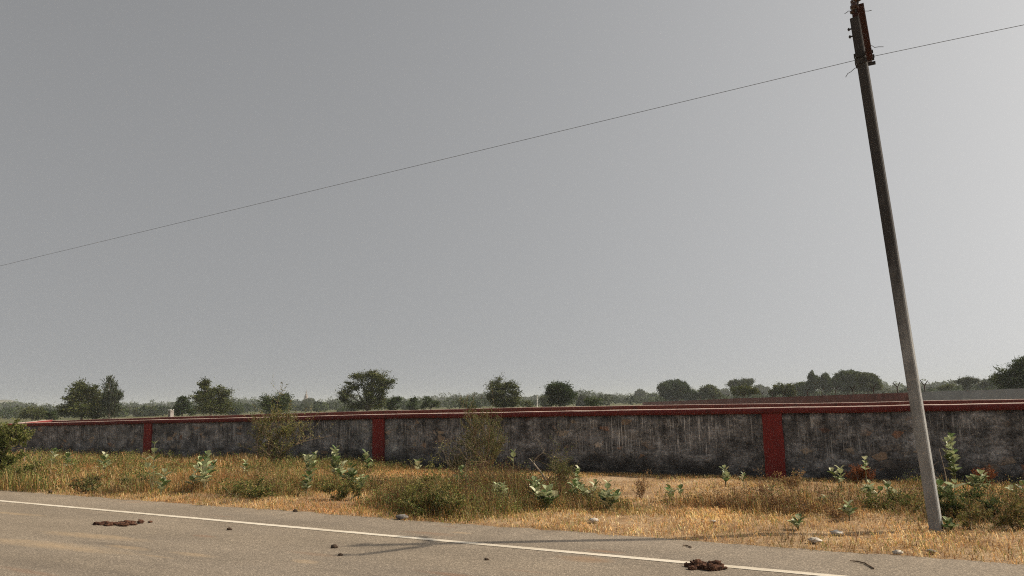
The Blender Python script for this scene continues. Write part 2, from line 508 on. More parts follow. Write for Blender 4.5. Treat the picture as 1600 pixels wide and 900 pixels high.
# road: one sheet with a ragged far edge
xs = np.concatenate([np.linspace(-600, -60, 40), np.arange(-59.9, 12, .08), np.linspace(12.2, 400, 30)])
ye = EDGE_Y + edge_off(xs)
ylev = [-1.6, 2.0, 5.0, 7.0, 8.6]
V = [np.stack([xs, np.full_like(xs, yy), np.zeros_like(xs) + .004], 1) for yy in ylev] + [np.stack([xs, ye, np.zeros_like(xs)], 1), np.stack([xs, ye + .02, np.zeros_like(xs) - .06], 1)]
n = len(xs); V = np.concatenate(V); fs = []
for r_ in range(len(ylev) + 1):
    i = np.arange(n - 1) + r_ * n
    fs.append(np.stack([i, i + 1, i + n + 1, i + n], 1))
o = np_mesh('road', V, [np.concatenate(fs)], M['asphalt'])
tag(o, 'worn grey brown asphalt road along the verge', 'road', kind='structure')

# painted edge line, 12 cm wide, slightly ragged
xs = np.concatenate([np.linspace(-600, -40, 60), np.arange(-39.9, 12, .06), np.linspace(12.2, 400, 30)])
j = lambda s: .010 * (noise2(xs, xs * 0, 9, s) - .5) + .012 * (noise2(xs, xs * 0, 2.1, s + 1) - .5)
yc = 8.08 - .0105 * np.clip(xs, -40, 10) + .02 * (noise2(xs, xs * 0, .15, 31) - .5)
V = np.concatenate([np.stack([xs, yc - .058 + j(20), np.zeros_like(xs) + .0085], 1), np.stack([xs, yc + .058 + j(24), np.zeros_like(xs) + .0085], 1)])
n = len(xs); i = np.arange(n - 1)
o = np_mesh('road_marking', V, [np.stack([i, i + 1, i + n + 1, i + n], 1)], M['paint'])
tag(o, 'long off white painted edge line on the asphalt', 'road marking', kind='structure')

# ------------------------------------------------------------------ WALLS
def wall_top(x):
    return np.interp(x, [-60, -34.2, -25, -14.6, -3.7, .7, 12], [1.31, 1.325, 1.40, 1.468, 1.482, 1.49, 1.50]) + .014 * (noise2(x, x * 0, .55, 8) - .5) + .010 * (noise2(x, x * 0, 1.7, 9) - .5)


def strip_box(xs, y0, y1, z0, z1, name, mats, parent, top_mi=0, face_noise=0.0, nz=1, bevel=0.0):
    """long box following z0(x), z1(x); top faces can take the second material"""
    n = len(xs)
    rows = []
    for q in range(nz + 1):
        zz = z0 + (z1 - z0) * q / nz
        yy = y0 + (face_noise * (noise2(xs * 1.0, zz * 1.3 + q * .37, 2.2, 12) - .5) if face_noise else 0)
        rows.append(np.stack([xs, np.broadcast_to(yy, xs.shape), zz - (bevel if q == nz else 0)], 1))
    if bevel: rows.append(np.stack([xs, np.full_like(xs, y0 + bevel * 4.5), z1], 1))
    rows.append(np.stack([xs, np.full_like(xs, y1), z1], 1))
    rows.append(np.stack([xs, np.full_like(xs, y1), z0], 1))
    V = np.concatenate(rows); R = len(rows); fs = []; mi = []
    for q in range(R - 1):
        i = np.arange(n - 1) + q * n
        fs.append(np.stack([i, i + 1, i + n + 1, i + n], 1)); mi += [top_mi if q in (nz, nz + (1 if bevel else 0)) else 0] * (n - 1)
    i = np.arange(n - 1)
    fs.append(np.stack([i + (R - 1) * n, i + 1 + (R - 1) * n, i + 1, i], 1)); mi += [0] * (n - 1)
    caps = [np.array([[q * n for q in range(R)][::-1]]), np.array([[q * n + n - 1 for q in range(R)]])]
    return np_mesh(name, V, [np.concatenate(fs)] + caps, mats, parent=parent, mat_idx=mi + [0, 0])


fw = empty('boundary_wall', (0, 0, 0), 'long blackened stone boundary wall with red pillars and red coping, nearest the road', 'wall')
xs = np.arange(-34.2, 12.01, .12)
ct = wall_top(xs); cb = ct - .128 + .012 * (noise2(xs, xs * 0, 1.1, 14) - .5)
strip_box(xs, WALL_Y, WALL_Y + .38, np.full_like(xs, -.12), cb + .02, 'masonry', M['masonry'], fw, face_noise=.035, nz=10)
strip_box(xs, WALL_Y - .062, WALL_Y + .43, cb, ct, 'coping', [M['red_coping'], M['coping_top']], fw, top_mi=1, face_noise=.012, bevel=.011)
for xc in (-25.15, -14.6, -3.76, 6.95):
    h0 = float(np.interp(xc, xs, cb))
    zz = np.linspace(-.12, h0 + .004, 9)
    b = MB(); wl = .205
    V = []
    for q, z_ in enumerate(zz):
        e1, e2 = .018 * (random.random() - .5), .018 * (random.random() - .5)
        V += [(xc - wl + e1, WALL_Y - .05, z_), (xc + wl + e2, WALL_Y - .05, z_), (xc + wl + e2, WALL_Y + .05, z_), (xc - wl + e1, WALL_Y + .05, z_)]
    Fc = [(0, 3, 2, 1), tuple(32 + k for k in range(4))]
    for q in range(8):
        for k in range(4):
            Fc.append((q * 4 + k, q * 4 + (k + 1) % 4, q * 4 + 4 + (k + 1) % 4, q * 4 + 4 + k))
    b.add(V, Fc); b.build('pillar', M['red'], fw)

# second wall across the plot, its red band just above the first coping
bw = empty('boundary_wall', (0, 0, 0), 'second red topped wall across the plot, its band showing just above the nearer coping', 'wall')
BY = 27.5
xs = np.arange(-51.0, 16.01, .25)
pp = [(100, 656.8), (232, 652.6), (400, 647.5), (592, 642), (800, 637.2), (1000, 633.6), (1250, 630), (1440, 626.5), (1600, 623.2)]
q = np.array([at_y(a, b, BY) for a, b in pp])
ct = np.interp(xs, q[:, 0], q[:, 2]) + .02 * (noise2(xs, xs * 0, .5, 18) - .5)
strip_box(xs, BY + .05, BY + .40, np.full_like(xs, -.1), ct - .15, 'masonry', M['masonry'], bw)
strip_box(xs, BY, BY + .46, ct - .17, ct, 'coping', [M['red_old'], M['coping_top']], bw, top_mi=1, bevel=.008)

# end wall closing the plot on the left: seen along its pale top
sw = empty('boundary_wall', (0, 0, 0), 'pale topped end wall running back from the far left corner of the stone wall', 'wall')
a, b = np.array([-34.45, 17.2]), np.array([-51.2, 27.6])
L_ = np.linalg.norm(b - a); d = (b - a) / L_; nrm = np.array([-d[1], d[0]])
for nm, w_, z0, z1, mt in (('masonry', .36, -.1, -.15, M['masonry']), ('coping', .52, -.15, 0, [M['red'], M['coping_top']])):
    s = np.linspace(0, L_, 40); top = 1.325 + (1.30 - 1.325) * s / L_ + .02 * (noise2(s, s * 0, .6, 3) - .5)
    V = []
    for k in range(4):
        off = (-w_ / 2 if k in (0, 1) else w_ / 2); zz = (np.full_like(s, -.1) if (nm == 'masonry' and k in (0, 3)) else top + (z0 if k in (0, 3) else z1))
        P = a[None] + d[None] * s[:, None] + nrm[None] * off
        V.append(np.stack([P[:, 0], P[:, 1], zz], 1))
    n = len(s); i = np.arange(n - 1); fs = [np.stack([i + k * n, i + 1 + k * n, i + 1 + ((k + 1) % 4) * n, i + ((k + 1) % 4) * n], 1) for k in range(4)]
    np_mesh(nm, np.concatenate(V), fs + [np.array([[0, n, 2 * n, 3 * n]]), np.array([[n - 1, 2 * n - 1, 3 * n - 1, 4 * n - 1]])], mt, parent=sw,
            mat_idx=[0] * (n - 1) + [1 if nm == 'coping' and k == 1 else 0 for k in range(1, 4) for _ in range(n - 1)] + [0, 0])

# third wall: brick, then cement render, with forked angle posts on top
hd = ray(896, 627.5); hd = np.array([hd[0], hd[1]]); hd /= np.linalg.norm(hd)
P0 = at_d(1600, 607, 33.0)
tb = empty('compound_wall', (0, 0, 0), 'brown brick and grey rendered compound wall with forked fence posts, farthest of the walls', 'wall')


def along(px):
    """distance from P0 along the wall to where photo column px meets it"""
    dd = ray(px, 615.0)
    A = np.array([[hd[0], -dd[0]], [hd[1], -dd[1]]]); rhs = np.array([0 - P0[0], 0 - P0[1]])
    s, _ = np.linalg.solve(A, rhs); return s


tops = [(1003, 628.3), (1092, 625.0), (1150, 622.2), (1250, 619.2), (1330, 616.0), (1440, 612.4), (1520, 609.6), (1600, 607.0)]
ss = []; zt = []
for px, py in tops:
    s = along(px); p = P0[:2] + hd * s; dist = np.linalg.norm(p)
    ss.append(s); zt.append(at_d(px, py, dist)[2])
o_ = np.argsort(ss); ss = np.array(ss)[o_]; zt = np.array(zt)[o_]
s_mid = along(1437)
for nm, s0, s1, mt in (('render_panel', -14, s_mid, M['cement']), ('brick_panel', s_mid, along(1003), M['brick'])):
    s = np.linspace(s0, s1, 60); top = np.interp(s, ss, zt) + .012 * (noise2(s, s * 0, .8, 5) - .5) - (0 if nm == 'render_panel' else .01)
    mb = [np.stack([P0[0] + hd[0] * s + hd[1] * w_, P0[1] + hd[1] * s - hd[0] * w_, zz], 1) for w_, zz in ((0, top * 0 - .1), (0, top), (.25, top), (.25, top * 0 - .1))]
    n = len(s); i = np.arange(n - 1); fs = [np.stack([i + k * n, i + 1 + k * n, i + 1 + (k + 1) * n, i + (k + 1) * n], 1) for k in range(3)]
    w = np_mesh(nm, np.concatenate(mb), fs + [np.array([[0, n, 2 * n, 3 * n]]), np.array([[n - 1, 2 * n - 1, 3 * n - 1, 4 * n - 1]])], mt, parent=tb)
for px in (1441, 1399, 1362, 1330, 1303, 1281, 1259, 1240, 1222, 1204, 1188, 1161, 1135, 1124, 1112, 1092):
    s = along(px); p = P0[:2] + hd * s + np.array([hd[1], -hd[0]]) * .12; z0 = float(np.interp(s, ss, zt))
    r_ = .021 + .0001 * s; lean = random.uniform(-.05, .05); hgt = random.uniform(.24, .30)
    b = MB(); base_ = np.array([p[0], p[1], z0 - .1]); fork = base_ + np.array([lean * .5, lean * .3, .1 + hgt])
    b.tube([base_, fork], r_, 5)
    for sg in (-1, 1):
        b.tube([fork - (0, 0, .015), fork + np.array([CR[0] * .17 * sg, CR[1] * .17 * sg, random.uniform(.19, .26)])], r_ * .85, 5)
    b.build('fence_post', M['rust'], tb)

# ------------------------------------------------------------------ UTILITY POLE
PB = gnd(1464, 833)
up = empty('utility_pole', (PB[0], PB[1], 0), 'leaning concrete utility pole with rusty steel cross arms at its top', 'utility pole')
lean = np.array([-.0535, 0.0, 1.0])
HT = 6.86


def pole_c(z): return lean * z


b = MB(); V = []
lv = [-.3, .02, 1.2, 2.6, 4.0, 5.4, 6.3, HT]
for z_ in lv:
    w_ = .142 - .020 * max(z_, 0) / HT; c = pole_c(z_); h_ = w_ / 2; ch = .014
    for sx, sy in ((-h_ + ch, -h_), (h_ - ch, -h_), (h_, -h_ + ch), (h_, h_ - ch), (h_ - ch, h_), (-h_ + ch, h_), (-h_, h_ - ch), (-h_, -h_ + ch)):
        V.append(c + np.array([sx * math.cos(.12) + sy * math.sin(.12), -sx * math.sin(.12) + sy * math.cos(.12), 0]))
Fc = [tuple(range(7, -1, -1)), tuple(8 * (len(lv) - 1) + k for k in range(8))]
for q in range(len(lv) - 1):
    for k in range(8):
        Fc.append((q * 8 + k, q * 8 + (k + 1) % 8, q * 8 + 8 + (k + 1) % 8, q * 8 + 8 + k))
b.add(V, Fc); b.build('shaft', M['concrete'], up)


def channel(mb, a, b_, w, h, tk=.009):
    """C-section from a to b_: web + two flanges, web facing -X"""
    a, b_ = np.array(a), np.array(b_); d = unit(b_ - a); s = np.array([1.0, 0, 0]); tt = np.cross(s, d)
    mb.bar(a - s * w / 2, b_ - s * w / 2, tk, h, up=tt)
    for sg in (-1, 1):
        mb.bar(a + tt * sg * (h / 2 - tk / 2) + s * .002, b_ + tt * sg * (h / 2 - tk / 2) + s * .002, w - tk, tk, up=tt)


c63 = pole_c(6.22)
hw = .068
near_a, near_b = c63 + (hw + .04, -.06, -.0), c63 + (hw + .035, -.66, .50)
far_a, far_b = c63 + (hw + .02, .06, -.0), c63 + (hw - .05, .66, .50)
for A_, B_ in ((near_a, near_b), (far_a, far_b)):
    b = MB(); channel(b, A_, B_, .07, .10); b.build('cross_arm', M['rust'], up)
b = MB()
for z_ in (6.20, 6.30):
    c = pole_c(z_); g_ = .073
    b.box(c[0] - g_ - .012, c[0] + g_ + .085, c[1] - g_ - .012, c[1] - g_ - .002, z_ - .025, z_ + .025)
    b.box(c[0] - g_ - .012, c[0] + g_ + .085, c[1] + g_ + .002, c[1] + g_ + .012, z_ - .025, z_ + .025)
    b.box(c[0] - g_ - .013, c[0] - g_ - .003, c[1] - g_ - .002, c[1] + g_ + .002, z_ - .024, z_ + .024)
b.build('pole_clamp', M['steel'], up)
for z_ in (6.72, 6.61):
    c = pole_c(z_); b = MB()
    b.tube([c + (-.05, -.02, 0), c + (-.115, -.02, .0)], .011, 6); b.lathe(tuple(c + (-.09, -.02, 0)), [(.024, 0), (.024, .018)], 6, axis=(-1, 0, 0))
    b.build('bolt', M['steel'], up)


def insulator(p, sc=1.0, ax=(0, 0, 1)):
    b = MB(); b.lathe(tuple(p), [(.012, 0), (.012, .08), (.016, .085)], 8, axis=ax); pin = b.build('insulator_pin', M['steel'], up)
    b = MB()
    prof = [(.03, .06), (.055, .075), (.058, .10), (.036, .115), (.034, .13), (.048, .142), (.05, .165), (.030, .18), (.030, .20), (.036, .21), (.034, .235), (.012, .245)]
    b.lathe(tuple(p), [(r_ * sc, z_ * sc) for r_, z_ in prof], 14, axis=ax); b.build('insulator', M['ceramic'], up, smooth=True)


insulator(near_b + (-.035, .03, .02), 1.05)
insulator(far_b + (-.035, -.03, .02), 1.05)
tc = pole_c(HT)
b = MB(); b.bar(tc + (.035, 0, -.12), tc + (.035, 0, .16), .045, .012, up=(0, 1, 0)); b.box(tc[0] - .03, tc[0] + .05, tc[1] - .04, tc[1] + .04, HT + .012, HT + .07)
b.build('top_bracket', M['rust'], up)
insulator(tc + (.015, -.01, .07), 1.15)
insulator(tc + (-.015, .10, .07), .95)
# loose ends of tie wire
for p, dirs in ((pole_c(6.16) + (-.075, 0, 0), [(-.03, 0, -.01), (-.05, -.01, -.04), (-.04, 0, -.015), (-.03, 0, -.045)]),
                (pole_c(6.42) + (.12, 0, 0), [(.03, 0, 0), (.03, 0, -.035), (.05, 0, -.005), (.06, -.01, -.02)]),
                (pole_c(7.05) + (.10, -.02, 0), [(.02, 0, -.06), (.015, 0, -.06), (.05, 0, -.015), (.04, 0, 0)]),
                (pole_c(6.98) + (-.04, -.02, 0), [(-.03, 0, .01), (-.02, 0, -.015), (-.03, 0, -.01)])):
    pts = [np.array(p)]
    for d_ in dirs: pts.append(pts[-1] + np.array(d_))
    b = MB(); b.tube(pts, .0045, 5); b.build('tie_wire', M['wire'], up)

# the wire: runs along the road, tied to the pole just under the arms
wp = [at_y(0, 417, 11.06), at_y(300, 347, 11.06), at_y(600, 271, 11.06), at_y(1000, 180, 11.06)]
xw = np.concatenate([np.linspace(-48, -.95, 60), np.linspace(-.9, 46, 50)])
zc = np.polyfit([p[0] for p in wp] + [PB[0] - .33], [p[2] for p in wp] + [6.235], 2)
zw = np.where(xw < PB[0] - .33, np.polyval(zc, xw), 6.235 - .022 * (xw + .91) + .00047 * (xw + .91) ** 2)
zw = np.where(xw < -30, np.polyval(zc, -30) + (xw + 30) * -.02, zw)
b = MB(); b.tube(np.stack([xw, np.full_like(xw, PB[1] - .085), zw], 1), .0037, 5)
o = b.build('overhead_wire', M['wire']); tag(o, 'single thin dark overhead wire crossing the whole sky past the pole', 'wire')


# ------------------------------------------------------------------ TREES beyond the walls
def leaf_cards(C, D, ln, wd, col, curl=.15):
    """C centres (n,3), D long directions (n,3); diamond leaf sprays (4 verts)"""
    n = len(C)
    D = unit(D); R = unit(rng.normal(size=(n, 3))); S = unit(np.cross(D, R))
    ln = np.broadcast_to(ln, n)[:, None]; wd = np.broadcast_to(wd, n)[:, None]
    N = np.cross(S, D)
    V = np.stack([C - D * ln * .5, C + S * wd * .5 + N * ln * curl * .3, C + D * ln * .5 - N * ln * curl, C - S * wd * .5 + N * ln * curl * .3], 1).reshape(-1, 3)
    i = np.arange(n)[:, None] * 4 + np.arange(4)[None]
    return V, i, np.repeat(col, 4, axis=0)


PAL_GAIN = 1.12
PAL = {'dark': [(.022, .036, .013), (.036, .054, .018), (.05, .068, .022)],
       'olive': [(.045, .056, .016), (.070, .082, .024), (.10, .105, .035)],
       'mid': [(.032, .05, .016), (.052, .072, .022), (.075, .095, .03)],
       'grey': [(.05, .062, .035), (.07, .082, .048), (.09, .10, .06)],
       'light': [(.06, .075, .028), (.085, .10, .038), (.12, .13, .055)]}


def tree(label, dist, trunk_px, lobes, pal='mid', style='feather', name='tree', dens=1.0, gaps=.25, group='trees in the fields beyond the walls', lim=1.0, pale_trunk=False):
    """lobes: photo (cx, cy, rx, ry); the crown is a real volume at its own distance, as deep as it is wide"""
    dist = dist * 2.0 if dist > 235 else (dist * 1.3 if dist > 150 else dist)
    base = at_d(trunk_px, 640, dist); base[2] = 0
    s = px_size(trunk_px, 620, dist)
    fwd = unit(np.array([base[0], base[1], 0.0])); side = np.array([fwd[1], -fwd[0], 0.0])
    root = empty(name, tuple(base), label, 'tree', group)
    LC, LD, LS, LCOL = [], [], [], []
    br = MB()
    pal_c = np.array(PAL[pal]) * PAL_GAIN
    zl = []
    for (cx, cy, rx, ry) in lobes:
        c = at_d(cx, cy, dist) - base
        zl.append((c, rx * s, ry * s))
    zmin = min(c[2] - rz for c, _, rz in zl); zmax = max(c[2] + rz for c, _, rz in zl)
    H = zmax
    tr = max(.07, .028 * H)
    fork = np.array([random.uniform(-.2, .2), random.uniform(-.2, .2), max(.35, min(zmin + .2, H * .34))])
    br.tube([(0, 0, -.15), (fork * .5 + (random.uniform(-.12, .12), 0, 0)), fork], [tr * 1.35, tr, tr * .85], 7)
    for c, rx, rz in zl:
        ry = rx * random.uniform(.8, 1.05)
        dy = random.uniform(-.35, .35) * rx
        cc = c + fwd * dy
        # limb from the fork into the lobe
        m1 = fork + (cc - fork) * .45 + np.array([random.uniform(-.2, .2), random.uniform(-.2, .2), .15 * rz])
        br.tube([fork - (0, 0, .05), m1, cc], [tr * .65, tr * .42, tr * .2], 5)
        area = math.pi * rx * rz
        nt = int(max(9, min(120, area * 4.6 * dens ** .5 * (rx * .8 + .6))))
        u = unit(rng.normal(size=(nt, 3))); rr = rng.uniform(.25, 1.0, (nt, 1)) ** .6
        tips = cc + (u[:, :1] * side * rx + u[:, 1:2] * fwd * ry) * rr + np.array([0, 0, 1.0]) * u[:, 2:3] * rz * rr
        keep = noise3(tips * (1.1 / max(.5, rx * .5)) + 3.7 * len(LC)) > gaps * .8
        tips = tips[keep]
        tips[:, 2] = np.maximum(tips[:, 2], .35)
        for k, tp in enumerate(tips):
            if k % 2 == 0 and lim > 0:
                st = m1 + (cc - m1) * random.uniform(.2, 1.0)
                md = (st + tp) / 2 + rng.normal(size=3) * .08 * rx
                br.tube([st, md, tp], [tr * .2, tr * .13, .012], 4)
            nl = int(62 * dens * random.uniform(.6, 1.3) * min(1.0, 1.6 / max(.5, rx) + .45))
            out = unit(tp - cc + np.array([0, 0, .25 * rx]))
            sg = random.uniform(.17, .34) * (rx ** .45)
            if style == 'feather':
                ax = unit(out * np.array([1, 1, .45]) + rng.normal(size=3) * .22)
                ofs = rng.normal(size=(nl, 3)) * sg * np.array([1.05, 1.05, .6]) + ax * rng.normal(size=(nl, 1)) * sg * 1.1
                dirs = ax + rng.normal(size=(nl, 3)) * .42
                ln = rng.uniform(.20, .42, nl); wd = ln * rng.uniform(.22, .38, nl)
            elif style == 'round':
                ofs = rng.normal(size=(nl, 3)) * sg * np.array([.95, .95, .7]); dirs = out + rng.normal(size=(nl, 3)) * .8
                ln = rng.uniform(.16, .30, nl); wd = ln * rng.uniform(.4, .65, nl)
            else:   # upright
                ofs = rng.normal(size=(nl, 3)) * sg * np.array([.7, .7, 1.25]); dirs = np.array([0, 0, 1.0]) + out * .5 + rng.normal(size=(nl, 3)) * .45
                ln = rng.uniform(.2, .38, nl); wd = ln * rng.uniform(.22, .4, nl)
            LC.append(tp + ofs); LD.append(dirs)
            k_ = max(1.0, s * 1.6 / .16)          # far crowns: clumps of leaves instead of single sprays
            LS.append(np.stack([ln * k_ ** .7, wd * k_ ** .8], 1))
            tone = random.random() * 2; a = int(tone); f_ = tone - a
            bc = pal_c[a] * (1 - f_) + pal_c[min(2, a + 1)] * f_
            LCOL.append(bc * rng.uniform(.72, 1.3, (nl, 1)) * (1 + rng.normal(size=(nl, 3)) * .06))
    C_ = np.concatenate(LC); D_ = np.concatenate(LD); S_ = np.concatenate(LS); K_ = np.concatenate(LCOL)
    C_[:, 2] = np.maximum(C_[:, 2], .12)
    V, Q, K4 = leaf_cards(C_, D_, S_[:, 0], S_[:, 1], K_)
    br.build('trunk', M['pale_twig'] if pale_trunk else M['bark'], root)
    np_mesh('crown', V, [Q], M['leaf'], cols=np.clip(K4, .005, 1), parent=root)
    return root


T = tree
T('low rounded olive green tree at the far left, peeping over the pale wall top', 150, 52, [(52, 645, 16, 9), (42, 648, 11, 7), (64, 648, 10, 7)], 'olive', 'round')
T('small dark conical bush right of the low round tree at the far left', 120, 80, [(80, 652, 9, 8), (80, 647, 5, 5)], 'dark', 'round', gaps=.1, name='bush_tree')
T('large spreading feathery tree at the left, its crown stepped down to the left', 112, 128,
  [(130, 614, 17, 14), (116, 620, 13, 8), (148, 621, 15, 12), (112, 638, 17, 11), (134, 638, 22, 13), (155, 640, 17, 13), (126, 604, 10, 7), (143, 607, 8, 6), (100, 643, 8, 6)], 'olive', 'feather', gaps=.2)
T('tall narrow upright tree with pale stem right of the large spreading tree', 110, 172,
  [(171, 599, 9, 9), (175, 612, 11, 9), (169, 622, 9, 12), (181, 622, 9, 9), (174, 637, 14, 12), (187, 616, 5, 5)], 'grey', 'upright', gaps=.28, pale_trunk=True)
T('hazy pale round tree just right of the tall narrow tree', 280, 205, [(203, 641, 10, 9), (215, 643, 9, 8)], 'grey', 'round')
T('low broad green tree between the tall narrow tree and the twin crowned tree', 220, 228, [(222, 645, 12, 9), (236, 644, 10, 9)], 'olive', 'round')
T('far hazy tree row end left of the dark round tree', 330, 258, [(250, 643, 10, 8), (264, 642, 11, 9)], 'grey', 'round')
T('dark rounded small tree beside the white hut', 125, 285, [(285, 633, 11, 11), (279, 640, 10, 9), (292, 640, 10, 10), (285, 623, 6, 5)], 'dark', 'round', gaps=.12)
T('twin crowned feathery tree left of the thorn shrub, tuft at its top', 112, 328,
  [(318, 604, 9, 8), (314, 619, 14, 11), (330, 616, 13, 11), (346, 614, 14, 10), (352, 628, 11, 9), (325, 634, 18, 12), (345, 637, 12, 10), (320, 597, 5, 4)], 'olive', 'feather', gaps=.25, pale_trunk=True)
T('dull green low tree at the right foot of the twin crowned tree', 190, 362, [(360, 638, 9, 8), (370, 641, 9, 7)], 'mid', 'round')
T('hazy blue green dome of trees behind the twin crowned tree', 360, 382, [(378, 639, 14, 9), (392, 643, 10, 7), (368, 641, 8, 6)], 'grey', 'round')
T('rounded tree with bare twigs poking up behind the thorn shrub', 118, 430,
  [(420, 628, 13, 11), (440, 628, 12, 12), (430, 638, 19, 10), (446, 622, 6, 5)], 'mid', 'feather', gaps=.15)
T('hazy broad domed tree standing before the temple spire', 240, 482, [(482, 636, 14, 12), (470, 642, 14, 10), (496, 642, 13, 10), (484, 628, 8, 5), (505, 645, 5, 6)], 'grey', 'round', gaps=.1, dens=1.2)
T('small hazy tree right of the domed tree below the spire', 300, 518, [(516, 639, 9, 8), (526, 643, 7, 6)], 'grey', 'round')
T('low dim tree at the left foot of the largest tree', 200, 541, [(538, 643, 9, 6), (549, 642, 7, 6)], 'mid', 'round')
T('largest tree, spreading feathery crown with sky gaps, centre left', 108, 573,
  [(590, 592, 16, 10), (565, 590, 14, 8), (553, 602, 13, 7), (600, 602, 11, 10), (578, 605, 14, 11), (543, 616, 13, 6), (538, 624, 8, 4), (596, 617, 10, 12), (575, 623, 12, 11), (557, 632, 14, 7), (592, 633, 11, 9), (608, 597, 6, 5), (583, 584, 8, 5)], 'olive', 'feather', gaps=.3)
T('small dark twin stemmed tree just right of the largest tree', 105, 615, [(614, 627, 7, 6), (621, 625, 5, 5), (614, 637, 8, 6), (609, 630, 4, 4)], 'dark', 'round', gaps=.15)
T('small dark pointed tree second to the right of the largest tree', 110, 645, [(645, 628, 6, 6), (645, 636, 9, 7)], 'dark', 'round', gaps=.1)
T('small round pale green tree third to the right of the largest tree', 125, 671, [(670, 627, 9, 6), (678, 632, 7, 5), (666, 634, 8, 6)], 'mid', 'round', gaps=.2)
T('far hazy tree between the small round tree and the dark bush pair', 340, 696, [(690, 635, 10, 7), (703, 634, 9, 6)], 'grey', 'round')
T('dark bush pair left of the twin topped tree at centre', 140, 728, [(721, 632, 7, 6), (735, 633, 9, 6)], 'dark', 'round', gaps=.1, name='bush_tree')
T('hazy tall tree half hidden behind the twin topped tree', 260, 746, [(744, 627, 10, 8), (756, 625, 8, 9)], 'grey', 'round')
T('feathery twin topped tree near the middle', 110, 786,
  [(778, 598, 10, 8), (799, 603, 11, 8), (770, 606, 10, 7), (787, 612, 15, 10), (806, 612, 8, 6), (772, 622, 14, 9), (800, 626, 13, 9), (785, 630, 14, 8)], 'olive', 'feather', gaps=.26)
T('tiny sparse tree left of the thin white post', 135, 825, [(825, 634, 8, 4), (826, 629, 4, 4)], 'light', 'round')
T('pale sparse tree at the left foot of the dense round tree', 170, 852, [(851, 623, 7, 6), (855, 632, 9, 6)], 'olive', 'round')
T('dense dark round ball shaped tree right of the thin white post', 108, 876,
  [(874, 608, 16, 11), (866, 606, 12, 7), (886, 614, 13, 11), (874, 622, 17, 12), (862, 614, 9, 7)], 'dark', 'feather', gaps=.05, dens=1.25)
T('thin grey green tree at the right foot of the dense round tree', 220, 911, [(911, 624, 8, 7), (908, 631, 7, 5)], 'grey', 'round')
T('low bright broad leaved tree with flat top right of the dense round tree', 105, 926, [(920, 628, 9, 6), (932, 627, 8, 5), (926, 632, 12, 5)], 'mid', 'round', gaps=.1)
T('hazy grey slim tree left of the dark domed tree', 260, 1000, [(1000, 617, 9, 8), (1002, 626, 10, 7), (996, 623, 7, 7)], 'grey', 'round', gaps=.12)
T('small hazy round tree touching the left side of the dark domed tree', 240, 1019, [(1019, 622, 9, 7)], 'mid', 'round', gaps=.1)
T('broad dark domed tree standing above the left end of the brick wall', 190, 1054,
  [(1052, 603, 17, 9), (1042, 606, 13, 7), (1064, 607, 13, 9), (1053, 615, 22, 9), (1076, 617, 11, 8), (1085, 620, 6, 6)], 'dark', 'round', gaps=.04, dens=1.5)
T('pale grey round tree right of the dark domed tree', 190, 1108, [(1108, 610, 13, 8), (1100, 615, 9, 7), (1117, 615, 9, 7)], 'light', 'round', gaps=.1)
T('hazy tree gap filler low between the pale round tree and the stepped tree', 330, 1134, [(1132, 614, 8, 7)], 'grey', 'round')
T('stepped hazy tree with flat layered top behind the olive bush', 210, 1157, [(1153, 600, 13, 5), (1166, 598, 9, 5), (1158, 607, 14, 7)], 'grey', 'feather', gaps=.12, dens=1.2)
T('olive low rounded bush in front of the stepped hazy tree', 130, 1162, [(1155, 611, 12, 7), (1169, 610, 12, 8), (1182, 612, 6, 6)], 'olive', 'round', gaps=.1, name='bush_tree')
T('faint pale tree between the olive bush and the olive domed tree', 320, 1192, [(1187, 608, 8, 7), (1198, 611, 8, 6)], 'grey', 'round')
T('olive green domed tree left of the tall dark tree group', 150, 1222, [(1222, 607, 13, 8), (1212, 612, 10, 6), (1233, 611, 11, 8)], 'olive', 'round', gaps=.06, dens=1.2)
T('dull dark tree at the left end of the tall group on the right', 220, 1252, [(1251, 605, 12, 8), (1244, 609, 8, 6), (1260, 607, 8, 9)], 'mid', 'round', gaps=.08)
T('narrow pointed tree rising from the left of the tall group on the right', 205, 1272, [(1269, 590, 6, 8), (1275, 598, 8, 9), (1268, 603, 9, 8)], 'mid', 'upright', gaps=.1)
T('slim tree standing second from the left in the tall group on the right', 205, 1292, [(1291, 592, 7, 7), (1293, 602, 10, 9)], 'mid', 'upright', gaps=.12)
T('big broad rounded tree at the middle of the tall group on the right', 195, 1326, [(1322, 588, 14, 9), (1312, 596, 12, 9), (1334, 590, 13, 10), (1326, 603, 20, 8)], 'mid', 'round', gaps=.05, dens=1.5)
T('rounded tree with drooping edge at the right end of the tall group', 180, 1359, [(1353, 591, 13, 9), (1364, 597, 11, 9), (1355, 604, 14, 6), (1372, 605, 7, 4)], 'olive', 'round', gaps=.08, dens=1.3)
T('faint hazy tree low just right of the pole', 320, 1450, [(1447, 606, 10, 5), (1458, 608, 7, 4)], 'grey', 'round')
T('sparse twiggy low tree between the pole and the flat topped tree', 170, 1486, [(1480, 605, 6, 4), (1488, 604, 8, 4), (1472, 607, 6, 3)], 'olive', 'feather', gaps=.35, dens=.6)
T('small flat topped umbrella tree right of the pole', 175, 1513, [(1512, 594, 9, 4), (1503, 596, 8, 3), (1521, 596, 8, 3), (1512, 602, 6, 6)], 'grey', 'feather', gaps=.15)
T('hazy low tree at the left skirt of the big tree at the right edge', 230, 1545, [(1545, 600, 11, 7), (1532, 604, 8, 4), (1556, 596, 9, 9)], 'grey', 'round', gaps=.1)
